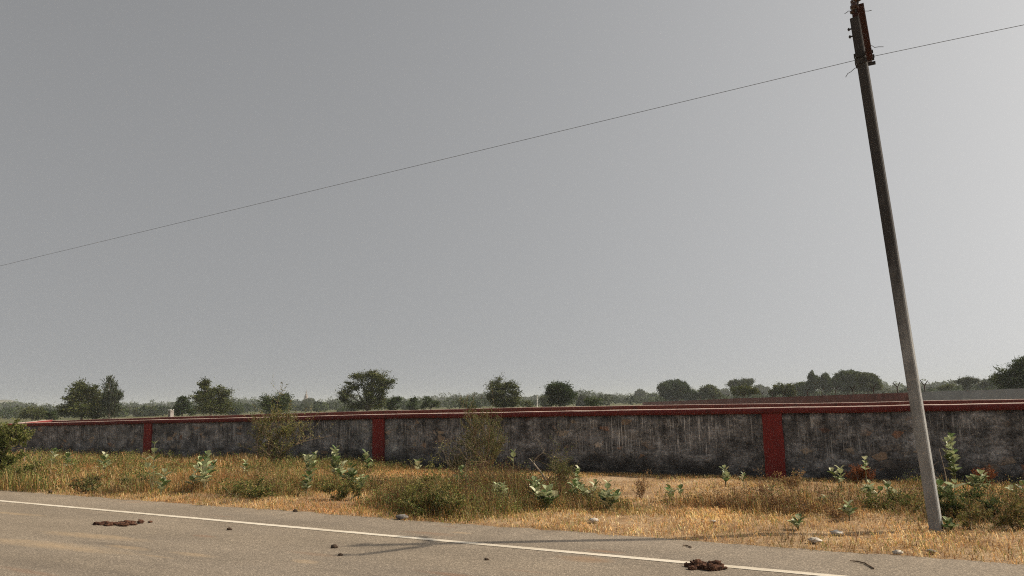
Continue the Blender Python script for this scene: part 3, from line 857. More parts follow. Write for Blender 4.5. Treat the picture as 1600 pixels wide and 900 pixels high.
T('big shadowy feathery tree cut by the right edge', 118, 1594,
  [(1592, 577, 14, 9), (1575, 586, 14, 9), (1605, 575, 16, 14), (1567, 594, 13, 8), (1590, 595, 20, 11), (1610, 592, 18, 14), (1598, 566, 8, 7), (1580, 602, 20, 6)], 'mid', 'feather', gaps=.1, dens=1.2)

# far-off wood: a continuous belt of treetops several hundred metres away (nobody could count it)
LC, LCOL, LS = [], [], []
for px in np.arange(-120, 1760, 4.2):
    for row in range(3):
        dist = (random.uniform(650, 950), random.uniform(1100, 1900), random.uniform(260, 480))[row]
        hh = (4.2 + 3.6 * noise2(np.array([px]), np.array([row * 9.0]), .021, 5)[0] + 1.8 * noise2(np.array([px]), np.array([row * 5.0]), .11, 6)[0]) * (1.35, 2.6, .55)[row]
        b0 = at_d(px + random.uniform(-2, 2), 632, dist); b0[2] = 0
        nl = 110
        u = unit(rng.normal(size=(nl, 3))) * rng.uniform(.4, 1, (nl, 1)) ** .5
        C_ = b0 + u * (np.array([5, 5, hh * .5]) if row < 2 else np.array([2.0, 2.0, hh * .5])) + np.array([0, 0, hh * .52])
        C_[:, 2] = np.maximum(C_[:, 2], .3)
        LC.append(C_); LS.append(rng.uniform(.9, 1.7, nl) * (1.5 if row < 2 else .6))
        pc = np.array(PAL[random.choice(['mid', 'grey', 'dark'])])[random.randrange(3)]
        LCOL.append(pc * rng.uniform(.75, 1.25, (nl, 1)))
C_ = np.concatenate(LC); S_ = np.concatenate(LS)
V, Q, K4 = leaf_cards(C_, rng.normal(size=C_.shape), S_, S_ * .7, np.concatenate(LCOL))
o = np_mesh('far_wood', V, [Q], M['leaf'], cols=K4); tag(o, 'distant hazy belt of treetops along the horizon', 'wood', kind='stuff')

# hazy low hills at the far left
hx = np.linspace(-60, 330, 80); rows = []
prof = 14 + 24 * np.exp(-((hx - 5) / 42) ** 2) + 4 * np.exp(-((hx - 120) / 60) ** 2) + 1.5 * noise2(hx, hx * 0, .08, 2)
for q_, (dist, k_) in enumerate(((1900, 0), (2100, .55), (2300, 1.0), (2600, 0))):
    P = np.array([at_d(p, 640, dist) for p in hx]); P[:, 2] = prof * k_ * np.clip((330 - hx) / 120, 0, 1) - .5
    rows.append(P)
n = len(hx); i = np.arange(n - 1)
o = np_mesh('hills', np.concatenate(rows), [np.concatenate([np.stack([i + k * n, i + 1 + k * n, i + 1 + (k + 1) * n, i + (k + 1) * n], 1) for k in range(3)])], M['hill'], smooth=True)
tag(o, 'low hazy hills far off at the left', 'hill', kind='structure')

# temple tower, white hut, white post
d_t = 560.0; tp = at_d(478, 640, d_t); tp[2] = 0; s = px_size(478, 620, d_t)
te = empty('temple', tuple(tp), 'distant stepped temple tower with thin finial rising behind the domed tree', 'temple')
top = at_d(478, 609, d_t)[2]; sh = at_d(478, 617, d_t)[2]; bs = at_d(478, 624, d_t)[2]
b = MB(); b.box(-2.6, 2.6, -2.6, 2.6, -.1, bs - 2.2); b.build('base_hall', M['temple'], te)
b = MB(); b.lathe((0, 0, 0), [(3.0, bs - 2.2), (2.5, bs - .8), (2.1, bs - .75), (1.75, bs + .6), (1.35, bs + .7), (1.1, sh - .5), (.65, sh)], 12); b.build('tower', M['temple'], te)
b = MB(); b.lathe((0, 0, 0), [(.8, sh), (.85, sh + .4), (.35, sh + .6), (.28, sh + 1.5), (.55, sh + 1.7), (.22, sh + 2.1), (.14, top)], 10); b.build('finial', M['temple'], te)

d_h = 235.0; hp = at_d(267, 646, d_h); hp[2] = 0; s = px_size(267, 640, d_h)
ht = empty('hut', tuple(hp), 'tiny white hut half hidden at the left of the dark rounded tree', 'hut', rz=YAW)
ztop = at_d(267, 639, d_h)[2]
b = MB(); b.box(-.34, .34, -1, 1, -.1, ztop - .35); b.build('wall', M['temple'], ht)
b = MB(); b.box(-.38, .38, -1.2, 1.2, ztop - .348, ztop - .12); b.build('roof', M['white'], ht)
b = MB(); b.box(-.3, .3, -1.04, -.995, 0, min(1.6, ztop - .6)); b.build('door', M['bark'], ht)

d_p = 120.0; pp_ = at_d(839.5, 640, d_p); pp_[2] = 0
o = MB(); zt_ = at_d(839.5, 618.5, d_p)[2]
o.tube([(0, 0, -.2), (0, 0, zt_ * .5), (0.03, 0, zt_)], [.075, .07, .06], 8)
o.lathe((0.03, 0, zt_), [(.09, -.02), (.09, .03)], 8)
o = o.build('post', M['white']); o.location = tuple(pp_); tag(o, 'thin white upright post in the field left of the dense round tree', 'post')

# ------------------------------------------------------------------ VERGE PLANTS
def grass_blades(X, Y, h, w, lean, colA, base_z=None, flat=None):
    """bent blade: 5 verts, one quad + one tri"""
    n = len(X); z = ground_z(X, Y) if base_z is None else base_z
    a = rng.uniform(0, 2 * math.pi, n); d = np.stack([np.cos(a), np.sin(a)], 1); sd = np.stack([-d[:, 1], d[:, 0]], 1)
    P0_ = np.stack([X, Y, z - .01], 1)
    l1 = lean * .35; l2 = lean
    def pt(f, l): return P0_ + np.concatenate([d * (l * h)[:, None], (f * h * np.sqrt(np.maximum(.02, 1 - (l) ** 2)))[:, None]], 1)
    m = pt(.55, l1 * .8); tp = pt(1.0, np.clip(l2, 0, .99))
    s3 = np.concatenate([sd, np.zeros((n, 1))], 1) * (w / 2)[:, None]
    V = np.stack([P0_ - s3, P0_ + s3, m + s3 * .8, m - s3 * .8, tp], 1).reshape(-1, 3)
    b_ = np.arange(n)[:, None] * 5
    return V, b_ + np.array([[0, 1, 2, 3]]), b_ + np.array([[3, 2, 4]]), np.repeat(colA, 5, axis=0)


# patches where the weeds grow tall, given where they stand (photo point of their foot, half-length, half-depth, height, greenness)
PATCH = []
for (px, py, rx, ry, h, g) in [
        (700, 803, 1.0, .55, .52, .60), (650, 792, .9, .7, .52, .55), (760, 800, .7, .5, .45, .65), (770, 770, 1.2, .8, .5, .5),
        (600, 770, 1.4, .8, .42, .45), (540, 768, 1.2, .6, .45, .6), (470, 765, 1.3, .7, .42, .45), (395, 775, 1.1, .45, .40, .6),
        (860, 780, 1.0, .6, .42, .55), (940, 795, .8, .35, .28, .5), (850, 795, .8, .4, .35, .5),
        (1010, 808, 1.4, .35, .14, .35), (1110, 795, 1.0, .55, .26, .25), (1180, 800, 1.0, .6, .34, .22), (1250, 800, .9, .6, .36, .25),
        (1330, 795, .9, .6, .26, .35), (1400, 800, .8, .6, .28, .5), (1440, 790, .7, .8, .26, .45), (1500, 815, .5, .5, .34, .5),
        (1560, 810, .7, .7, .32, .35), (1610, 800, .8, .8, .34, .3), (1580, 775, 1.2, .8, .26, .25), (1460, 765, 1.0, .6, .2, .3),
        (1300, 770, .8, .5, .22, .2), (1230, 760, .7, .4, .28, .2),
        (300, 765, 2.0, .9, .36, .2), (220, 765, 2.0, 1.0, .36, .3), (130, 760, 2.2, 1.0, .40, .25), (60, 755, 1.6, .8, .55, .5), (20, 765, 1.5, .6, .5, .6),
        (360, 755, 2.0, 1.0, .34, .2), (430, 750, 1.6, 1.0, .36, .3), (1050, 790, .5, .3, .16, .3)]:
    q_ = gnd(px, py); PATCH.append((q_[0], q_[1], rx, ry, h, g * .8))


def field(X, Y):
    """height and greenness of the verge growth"""
    h = np.full(X.shape, .055); g = np.full(X.shape, .10)
    # tall dry grass filling the left half up to the wall
    left = np.clip((-11.5 - X) / 3.0, 0, 1) * np.clip((Y - (10.3 + .5 * noise2(X, Y, .5, 41))) / .7, 0, 1)
    h = np.maximum(h, left * (.20 + .17 * noise2(X, Y, .7, 42))); g = np.where(left > .4, .14 + .20 * (noise2(X, Y, .6, 43) > .56), g)
    for (cx, cy, rx, ry, hh, gg) in PATCH:
        d2 = ((X - cx) / rx) ** 2 + ((Y - cy) / ry) ** 2
        k = np.exp(-d2 * .9) * (.75 + .5 * noise2(X, Y, 1.6, 44))
        g = np.where(k * hh > h, gg, g); h = np.maximum(h, k * hh)
    wallside = np.clip((Y - 15.9) / .6, 0, 1)
    h = np.maximum(h, wallside * (.04 + .09 * noise2(X, Y, .9, 45))); g = np.where(wallside > .5, .3, g)
    return h, g


def straw(n):
    t_ = rng.random((n, 1)); c = np.where(t_ < .42, np.array([[.47, .27, .10]]), np.where(t_ < .68, np.array([[.61, .42, .19]]), np.where(t_ < .88, np.array([[.25, .125, .055]]), np.array([[.70, .55, .32]]))))
    return c * rng.uniform(.6, 1.25, (n, 1))


def greens(n):
    t_ = rng.random((n, 1)); c = np.where(t_ < .5, np.array([[.17, .18, .04]]), np.where(t_ < .85, np.array([[.28, .26, .08]]), np.array([[.07, .10, .025]])))
    return c * rng.uniform(.7, 1.25, (n, 1))


GV, GQ, GT, GC = [], [], [], []; off = 0


def add_grass(N, x0, x1, y0, y1, wscale, dens_fn, hmul=1.0, short=False):
    global off
    X = rng.uniform(x0, x1, N); Y = rng.uniform(y0, y1, N)
    h, g = field(X, Y)
    keep = rng.random(N) < dens_fn(X, Y, h)
    X, Y, h, g = X[keep], Y[keep], h[keep], g[keep]; n = len(X)
    cl_ = noise2(X, Y, 3.3, 81) * .6 + noise2(X, Y, 7.5, 82) * .4
    hh = h * rng.uniform(.4, 1.15, n) * hmul * (.55 + .9 * cl_) if not short else rng.uniform(.05, .15, n)
    lean = np.clip(rng.normal(.45, .22, n) + .45 * np.clip((.14 - h) / .09, 0, 1), .05, .97) if not short else np.clip(rng.normal(.92, .08, n), .4, .985)
    w = wscale * rng.uniform(.6, 1.4, n)
    isg = rng.random(n) < (g if not short else g * .5 + .22 * noise2(X, Y, 1.7, 64))
    c = np.where(isg[:, None], greens(n), straw(n))
    tone = (.26 + .58 * noise2(X, Y, .9, 61) + .55 * noise2(X, Y, 2.6, 63) + .38 * noise2(X, Y, 6.5, 65))[:, None]
    tone = tone * np.where(h > .17, .80, 1.0)[:, None]
    red_ = np.clip((noise2(X, Y, .55, 62) - .55) * 3, 0, 1)[:, None] * (~isg[:, None])
    c = c * (1 - red_ * np.array([[.10, .24, .28]]))
    V, Q, T_, C_ = grass_blades(X, Y, hh, w, lean, c * tone)
    GV.append(V); GQ.append(Q + off); GT.append(T_ + off); GC.append(C_); off += len(V)


def near_edge(X, Y):
    return np.clip((Y - (EDGE_Y - .10 + edge_off(X) * 1.3 + .22 * (noise2(X, Y, 2.4, 71) - .45))) / .12, 0, 1)


bare = lambda X, Y: np.where((X > -11) & (Y > 12.6) & (Y < 16.3), np.clip(.45 + 1.2 * (noise2(X, Y, .8, 72) - .35), .10, .95), 1.0)
# matted short straw
add_grass(230000, -24, 4, 9.2, 16.9, .0062, lambda X, Y, h: near_edge(X, Y) * bare(X, Y) * np.clip(.45 + .9 * (noise2(X, Y, 1.1, 73) - .3), .1, 1), short=True)
# upright growth
add_grass(190000, -16, 4, 9.3, 16.95, .0070, lambda X, Y, h: near_edge(X, Y) * bare(X, Y) * np.clip((h - .05) * 2.4 + .10, .05, 1))
add_grass(70000, -30, -14, 9.3, 16.95, .013, lambda X, Y, h: near_edge(X, Y) * np.clip((h - .05) * 2.2 + .10, .05, 1))
add_grass(40000, -60, -28, 9.3, 16.95, .02, lambda X, Y, h: np.clip(h * 2 + .1, 0, 1))
o = np_mesh('dry_grass', np.concatenate(GV), [np.concatenate(GQ), np.concatenate(GT)], M['grass'], cols=np.clip(np.concatenate(GC), .01, .9))
tag(o, 'dry straw coloured grass covering the roadside verge', 'grass', kind='stuff')

# leafy weeds tangled through the grass: thin stems with many small leaves
SV, SQ, SC = [], [], []; so = 0
LV, LQ, LCc = [], [], []; lo = 0


def leafy_stems(X, Y, H, nleaf, lsize, leafcol, stemcol, z0=None):
    """returns leaf centre/dir/size/col + ribbon stems"""
    n = len(X); z = ground_z(X, Y) if z0 is None else z0
    a = rng.uniform(0, 2 * math.pi, n); l = rng.uniform(.05, .55, n)
    B = np.stack([X, Y, z], 1); Tp = B + np.stack([np.cos(a) * l * H, np.sin(a) * l * H, H * np.sqrt(1 - l * l)], 1)
    tt = rng.uniform(.2, 1.0, (n, nleaf))
    C = B[:, None] + (Tp - B)[:, None] * tt[..., None] + rng.normal(size=(n, nleaf, 3)) * (.035 + .05 * H[:, None, None])
    C[..., 2] = np.maximum(C[..., 2], z[:, None] + .02)
    D = (Tp - B)[:, None] * .4 / np.maximum(H, .05)[:, None, None] + rng.normal(size=(n, nleaf, 3)) * .7
    col = np.repeat(leafcol, nleaf, axis=0) * rng.uniform(.75, 1.25, (n * nleaf, 1))
    ls = np.repeat(lsize, nleaf) * rng.uniform(.6, 1.3, n * nleaf)
    V1, Q1, K1 = leaf_cards(C.reshape(-1, 3), D.reshape(-1, 3), ls, ls * .5, col)
    sd = np.stack([-np.sin(a), np.cos(a), 0 * a], 1) * .0035
    V2 = np.stack([B - sd, B + sd, Tp + sd * .5, Tp - sd * .5], 1).reshape(-1, 3)
    Q2 = np.arange(n)[:, None] * 4 + np.arange(4)[None]
    return np.concatenate([V1, V2]), np.concatenate([Q1, Q2 + len(V1)]), np.concatenate([K1, np.repeat(stemcol, 4, axis=0)])


UV, UQ, UC = [], [], []; uo = 0
for (N, x0, x1, lsz) in ((5200, -16, 4, .032), (2600, -32, -14, .05)):
    X = rng.uniform(x0, x1, N * 4); Y = rng.uniform(9.6, 16.8, N * 4); h, g = field(X, Y)
    k = (rng.random(N * 4) < np.clip((g - .12) * 1.6 * (h > .16), 0, 1)); X, Y, h, g = [q[k][:N] for q in (X, Y, h, g)]
    n = len(X); t_ = rng.random((n, 1))
    lc = np.where(t_ < .5, np.array([[.13, .16, .04]]), np.where(t_ < .80, np.array([[.24, .24, .08]]), np.where(t_ < .9, np.array([[.30, .16, .06]]), np.array([[.06, .09, .025]]))))
    V, Q, C_ = leafy_stems(X, Y, h * rng.uniform(.6, 1.35, n), 16, np.full(n, lsz), lc, np.tile([[.20, .13, .07]], (n, 1)))
    UV.append(V); UQ.append(Q + uo); UC.append(C_); uo += len(V)
N = 5200; X = rng.uniform(-9, 3, N * 4); Y = rng.uniform(10.3, 15.0, N * 4); h, g = field(X, Y)
band = np.clip(1 - np.abs(Y - 11.9) / 1.3, 0, 1) * np.clip((X + 5) / 1.5, 0, 1) * np.clip((noise2(X, Y, 1.3, 91) - .36) * 3, 0, 1)
h = np.maximum(h, band * (.16 + .16 * noise2(X, Y, 2.3, 92)))
k = rng.random(N * 4) < np.clip((h - .12) * 3.2, 0, .9); X, Y, h = [q[k][:N] for q in (X, Y, h)]; n = len(X); t_ = rng.random((n, 1))
lc = np.where(t_ < .4, np.array([[.22, .115, .05]]), np.where(t_ < .7, np.array([[.14, .085, .04]]), np.array([[.12, .115, .04]])))
V, Q, C_ = leafy_stems(X, Y, h * rng.uniform(.5, 1.3, n), 9, np.full(n, .022), lc, np.tile([[.13, .075, .045]], (n, 1)))
UV.append(V); UQ.append(Q + uo); UC.append(C_); uo += len(V)
o = np_mesh('weed_undergrowth', np.concatenate(UV), [np.concatenate(UQ)], M['weed'], cols=np.clip(np.concatenate(UC), .01, .8))
tag(o, 'green and brown leafy weeds tangled through the verge grass', 'weeds', kind='stuff')


# ---- milkweed plants: fleshy stems with opposite pairs of broad pale leaves
def oval_leaf(mb, base, d, up, L, W, col):
    d = unit(d); s = unit(np.cross(d, up)); n_ = np.cross(s, d)
    prof = [(0, .03), (.14, .34), (.38, .5), (.66, .5), (.88, .34), (1.0, .04)]
    V = []; droop = random.uniform(-.05, .22)
    for f, w in prof:
        c = base + d * L * f - n_ * L * droop * f * f
        V += [c - s * W * w + n_ * W * w * .45, c, c + s * W * w + n_ * W * w * .45]
    Fc = []
    for i in range(len(prof) - 1):
        a = i * 3; Fc += [(a, a + 1, a + 4, a + 3), (a + 1, a + 2, a + 5, a + 4)]
    mb.add(V, Fc, 0, col)


def milkweed(px, py, hpx, label, stems=3, leafL=.13, spread=.5, lean=None, bare_below=.25, fresh=.5, gap=.5):
    g_ = gnd(px, py); g_[2] = float(ground_z(np.array([g_[0]]), np.array([g_[1]]))[0])
    H = hpx * px_size(px, py, math.hypot(g_[0], g_[1])) * 1.0
    root = empty('milkweed_plant', tuple(g_), label, 'plant', 'milkweed plants on the verge')
    st, lf = MB(), MB()
    for k in range(stems):
        a = random.uniform(0, 2 * math.pi); hh = H * (1.0 if k == 0 else random.uniform(.55, .95)); l = random.uniform(.25 * spread, 1.15 * spread) if k else random.uniform(0, spread * .35)
        tip = np.array([math.cos(a) * l * hh, math.sin(a) * l * hh, hh * math.sqrt(max(.1, 1 - l * l * .5))])
        if k == 0 and lean is not None: tip = np.array([lean[0], lean[1], hh])
        mid = tip * .5 * np.array([.75, .75, 1.05])
        P = np.array([(0, 0, -.03), mid * .5, mid, (mid + tip) / 2, tip])
        st.tube(P, [.010, .009, .008, .006, .004], 5)
        nn = max(3, int(hh * (1 - bare_below) / (leafL * gap)))
        ph = random.uniform(0, math.pi)
        for q in range(nn):
            f = bare_below + (1 - bare_below) * (q + .6) / nn
            i = min(3, int(f * 4)); c = P[i] + (P[i + 1] - P[i]) * (f * 4 - i)
            ph += math.pi / 2 + random.uniform(-.3, .3)
            upw = .25 + .95 * f + random.uniform(-.3, .3)
            sz = 1.12 * leafL * (1.0 - .35 * max(0, f - .75) / .25) * random.uniform(.75, 1.12)
            for sg in (0, math.pi):
                if random.random() < .08: continue
                d = np.array([math.cos(ph + sg), math.sin(ph + sg), upw])
                cl = np.array([.33, .37, .20]) if random.random() < .5 else (np.array([.10, .15, .05]) if random.random() < fresh else np.array([.46, .47, .30]))
                oval_leaf(lf, c, d, np.array([0, 0, 1.0]), sz, sz * random.uniform(.62, .82), cl * random.uniform(.8, 1.15))
    st.build('stem', M['stem'], root)
    lf.build('foliage', M['milkweed'], root, cols=True)
    return root


W = milkweed
W(238, 772, 80, 'tall pale milkweed standing before the leftmost red pillar', 2, .15, .25, bare_below=.35, gap=.95)
W(250, 778, 40, 'short leafy milkweed at the foot of the tall one by the leftmost pillar', 2, .17, .5)
W(318, 772, 60, 'milkweed in tall dry grass midway between the two left red pillars', 4, .16, .6)
W(302, 770, 36, 'low milkweed leaning left beside the midway one in dry grass', 2, .15, .6)
W(158, 745, 34, 'small pair leaved milkweed seen low before the wall, left of the leftmost pillar', 2, .18, .5)
W(105, 742, 30, 'small milkweed top poking from dry grass near the left end of the wall', 1, .16, .3)
W(80, 740, 34, 'thin milkweed top farthest left, next to the green bush', 1, .17, .3)
W(383, 752, 28, 'tiny milkweed in dry grass left of the taller thorn shrub', 1, .14, .4)
W(485, 758, 45, 'milkweed just right of the taller thorn shrub trunk', 4, .16, .55)
W(525, 760, 57, 'tallest milkweed of the cluster left of the middle pillar', 4, .16, .45, bare_below=.25)
W(575, 745, 38, 'dark leaved milkweed close against the left side of the middle pillar', 3, .15, .5, fresh=.9)
W(548, 770, 42, 'milkweed with wide leaves low in the cluster left of the middle pillar', 5, .16, .65)
W(560, 778, 30, 'bottom dark milkweed of the cluster left of the middle pillar', 3, .14, .6, fresh=.9)
W(478, 778, 34, 'low dark milkweed below the taller thorn shrub', 3, .14, .6, fresh=.9)
W(653, 748, 24, 'small lone milkweed right of the middle pillar', 1, .15, .4)
W(675, 798, 18, 'tiny star shaped milkweed low among tall green weeds', 1, .11, .8)
W(722, 770, 36, 'dark milkweed under the lower thorn shrub', 3, .13, .6, fresh=.9)
W(745, 768, 28, 'milkweed right of the dark one under the lower thorn shrub', 2, .12, .5)
W(803, 765, 54, 'single slender milkweed with bare stem and white lit leaves before the dark wall', 1, .145, .1, bare_below=.62)
W(787, 792, 34, 'leafy milkweed below the slender bare stemmed one', 4, .12, .6)
W(775, 788, 32, 'milkweed leaning left of the leafy one below the slender stem', 2, .12, .5)
W(836, 792, 40, 'left half of the big milkweed clump under the dead branch', 5, .15, .7)
W(852, 800, 36, 'pale broad leaved milkweed at the front of the clump under the dead branch', 6, .155, .75)
W(895, 785, 30, 'milkweed between the dead branch clump and the bright clump', 4, .135, .7)
W(925, 792, 40, 'left half of the bright milkweed clump right of the dead branch', 5, .13, .7)
W(950, 800, 46, 'bright dense milkweed at the right end of the clump row', 7, .14, .65)
W(903, 762, 30, 'upper milkweed behind the bright clump', 3, .13, .6)
W(1047, 786, 22, 'small milkweed with dark dead base on the bare sand', 2, .12, .4)
W(1064, 782, 16, 'tiny pale milkweed right of the one with dark dead base', 1, .11, .4)
W(1134, 764, 30, 'lone bushy milkweed before the wall, left of the right red pillar', 3, .125, .55, fresh=.8)
W(1163, 768, 22, 'thin sprig milkweed between the lone bushy one and the right red pillar', 1, .09, .3)
W(1205, 785, 20, 'small sprig milkweed in dry weeds below the right red pillar', 1, .1, .4)
W(1316, 770, 36, 'milkweed topped with one green leaf right of the right red pillar', 2, .13, .45)
W(1355, 766, 44, 'thin milkweed before the rust coloured patch of dried plant', 1, .11, .15, bare_below=.5)
W(1362, 790, 34, 'grey green milkweed clump left of the pole', 5, .115, .7)
W(1392, 788, 32, 'bright leaved milkweed nearest the pole on its left', 3, .12, .6)
W(1288, 800, 20, 'flat spreading milkweed with horizontal leaves in dry weeds', 2, .13, .9)
W(1328, 818, 26, 'front milkweed on a thin dark stalk left of the pole', 2, .12, .4)
W(1248, 832, 18, 'small milkweed nearest the road edge left of the pale stones', 2, .11, .7)
W(1495, 768, 82, 'tall milkweed right of the pole rising high before the wall', 3, .14, .25, bare_below=.25, fresh=.85)
W(1528, 778, 36, 'wide milkweed with long side branch right of the pole', 4, .145, .8, fresh=.6)
W(1490, 806, 50, 'pale big leaved milkweed beside the pole on its right', 4, .14, .5)
W(1482, 834, 20, 'lowest milkweed hugging the foot of the pole', 3, .10, .8, fresh=.8)
W(1604, 800, 40, 'milkweed cut by the right edge among dry weeds', 3, .12, .5)


# ---- thorn shrubs and bushes: branching woody plants with tiny leaves
def shrub(name, label, base, height, width, nbranch, leaves, lsize, cols, stem_mat, seed, cat='shrub', spreadz=1.0, stem_r=.016, whip=.14, bs=.04):
    random.seed(seed)
    root = empty(name, tuple(base), label, cat)
    st = MB(); LCn, LDn, LCl = [], [], []
    def grow(p, d, L, r, lev):
        n = 4; pts = [p]
        for i in range(n):
            d = unit(d + np.array([random.gauss(0, .22), random.gauss(0, .22), random.gauss(.03, .14)])); pts.append(pts[-1] + d * L / n)
        st.tube(pts, np.linspace(r, r * .55, n + 1), 4 if lev else 6)
        if lev >= 2:
            m = leaves; tt = rng.uniform(.1, 1.05, (m, 1)); P = np.array(pts)
            ii = np.clip((tt[:, 0] * n).astype(int), 0, n - 1); C_ = P[ii] + (P[ii + 1] - P[ii]) * (tt * n - ii[:, None])
            LCn.append(C_ + rng.normal(size=(m, 3)) * .017 * height ** .5); LDn.append(d + rng.normal(size=(m, 3)) * .8)
            cc = np.array(cols)[rng.integers(0, len(cols), m)]; LCl.append(cc * rng.uniform(.7, 1.3, (m, 1)))
        if lev < 3:
            for k in range(nbranch[lev]):
                i = random.randint(1, n); a = random.uniform(0, 2 * math.pi); el = random.uniform(.15, .9) * spreadz
                nd = unit(d * .55 + np.array([math.cos(a) * width / height, math.sin(a) * width / height, el]))
                grow(pts[i], nd, L * (random.uniform(.4, .75) if random.random() > whip else random.uniform(.9, 1.25)), r * .55, lev + 1)
    if bs >= .1: st.lathe((0, 0, -.08), [(.03, 0), (.05, .03), (.02, .07)], 6)
    for k in range(3 if bs < .1 else 5):
        a = random.uniform(0, 2 * math.pi)
        p0 = np.array([random.gauss(0, bs), random.gauss(0, bs * .7), -.03])
        if bs >= .1: st.tube([(0, 0, -.05), p0 * .5 + (0, 0, -.03), p0 + (0, 0, .01)], [.012, .009, stem_r], 5)
        grow(p0, unit(np.array([math.cos(a) * .35 * width / height, math.sin(a) * .35 * width / height, 1.0])), height * random.uniform(.42, .62), stem_r, 0)
    C_ = np.concatenate(LCn); C_[:, 2] = np.maximum(C_[:, 2], .03)
    s_ = lsize * rng.uniform(.6, 1.4, len(C_))
    V, Q, K = leaf_cards(C_, np.concatenate(LDn), s_, s_ * .45, np.concatenate(LCl))
    st.build('stem', stem_mat, root)
    np_mesh('foliage', V, [Q], M['weed'], cols=np.clip(K, .01, .8), parent=root)
    return root


THORN = [(.13, .145, .04), (.19, .19, .06), (.08, .10, .03), (.22, .17, .07)]
BROWN = [(.085, .10, .032), (.12, .125, .042), (.06, .075, .025), (.17, .14, .055)]
GREEN = [(.085, .11, .024), (.145, .16, .04), (.05, .075, .018), (.24, .22, .07), (.30, .20, .08)]
GREEN2 = [(.11, .13, .03), (.16, .175, .045), (.06, .085, .02), (.22, .21, .07)]
RUST = [(.20, .065, .022), (.28, .10, .035), (.14, .05, .02)]
STRAWC = [(.36, .22, .09), (.28, .16, .07), (.46, .32, .15), (.20, .12, .05)]
g_ = gnd(435, 738)
shrub('thorn_shrub', 'taller open thorn shrub rising above the wall coping left of the middle pillar', g_, 1.75, 1.5, [7, 6, 3], 12, .044, THORN, M['twig'], 3)
g_ = gnd(760, 752)
shrub('thorn_shrub', 'dark brown green thorn shrub before the wall right of the middle pillar', g_, 1.45, .55, [7, 6, 3], 12, .036, BROWN, M['twig'], 5)
g_ = gnd(722, 756)
shrub('thorn_shrub', 'lower thin thorn shrub leaning left beside the dark brown green one', g_, 1.0, .9, [4, 4, 3], 9, .034, BROWN, M['pale_twig'], 8)
g_ = gnd(5, 757)
shrub('green_bush', 'large green bush filling the left edge beside the road', (g_[0] - 1.1, g_[1] + .2, 0), 1.5, 1.15, [10, 7, 4], 30, .055, GREEN2, M['twig'], 11, cat='bush', spreadz=.6, whip=.02)
g_ = gnd(-40, 750)
shrub('green_bush', 'taller half cropped green bush behind the large one at the left edge', (g_[0] - 1.2, g_[1] + .7, 0), 1.6, 1.2, [9, 6, 4], 20, .055, GREEN2, M['twig'], 12, cat='bush', whip=.02)
g_ = gnd(2, 762)
shrub('weed_bush', 'low green growth at the foot of the large green bush, touching the road edge', (g_[0] - .5, g_[1] + .15, 0), .62, .9, [6, 5, 3], 14, .045, GREEN2, M['stem'], 13, cat='bush', stem_r=.006, bs=.3, whip=.03)
g_ = gnd(700, 806)
shrub('weed_bush', 'dense dark green weed bush closest to the road edge at centre', g_, .55, .9, [5, 4, 3], 9, .034, GREEN, M['stem'], 14, cat='bush', bs=.26, stem_r=.007)
g_ = gnd(648, 798)
shrub('weed_bush', 'yellow green feathery weed bush left of the dense dark one by the road', g_, .72, .9, [5, 4, 3], 12, .03, [(.20, .19, .05), (.14, .15, .04), (.28, .24, .09)], M['stem'], 15, cat='bush', bs=.26, stem_r=.006)
g_ = gnd(545, 785)
shrub('weed_bush', 'dark green weed bush below the milkweed cluster by the middle pillar', g_, .55, 1.0, [5, 4, 3], 8, .034, GREEN, M['stem'], 16, cat='bush', bs=.26, stem_r=.006)
g_ = gnd(395, 782)
shrub('weed_bush', 'dark shadowy weed bush at the front of the dry grass, below the taller thorn shrub', g_, .55, 1.1, [5, 4, 3], 8, .038, GREEN, M['stem'], 17, cat='bush', bs=.26, stem_r=.006)
g_ = gnd(884, 772)
shrub('weed_bush', 'brown twiggy bush at the foot of the dead branch', g_, .78, .8, [5, 4, 3], 9, .03, BROWN, M['twig'], 18, cat='bush', bs=.26, stem_r=.008)
g_ = gnd(1425, 805)
shrub('weed_bush', 'low green weed bush leaning on the left side of the pole', g_, .42, .9, [5, 4, 3], 8, .028, GREEN, M['stem'], 19, cat='bush', bs=.26, stem_r=.005)
g_ = gnd(1500, 815)
shrub('weed_bush', 'dark green bush in the shade right of the pole foot', g_, .5, .7, [5, 4, 3], 14, .032, [(.05, .075, .02), (.07, .10, .03), (.09, .11, .035)], M['stem'], 20, cat='bush', bs=.26, stem_r=.006)
g_ = gnd(1535, 828)
shrub('weed_bush', 'mixed olive and straw bush with dark stems right of the pole, nearest the road', g_, .52, .9, [5, 4, 3], 11, .028, [(.14, .14, .04), (.26, .18, .07), (.10, .11, .03)], M['twig'], 21, cat='bush', bs=.26, stem_r=.006)
g_ = gnd(245, 765)
shrub('weed_bush', 'pale olive weed bush behind the tall milkweed by the leftmost pillar', (g_[0] - .6, g_[1], 0), .5, 1.0, [5, 4, 3], 10, .04, [(.16, .16, .06), (.22, .20, .08), (.10, .12, .04)], M['stem'], 22, cat='bush', bs=.26, stem_r=.006)
g_ = gnd(130, 768)
shrub('weed_bush', 'olive weed bush in the dry grass right of the large green bush', g_, .5, 1.2, [5, 4, 3], 10, .045, [(.15, .15, .05), (.10, .11, .035), (.24, .18, .08)], M['stem'], 23, cat='bush', bs=.26, stem_r=.006)
g_ = gnd(1347, 762)
shrub('dried_plant', 'upright rust brown dried plant against the wall left of the pole', g_, .55, .26, [6, 5, 3], 7, .026, RUST, M['twig'], 25, cat='plant', stem_r=.005, whip=0)
g_ = gnd(1538, 766)
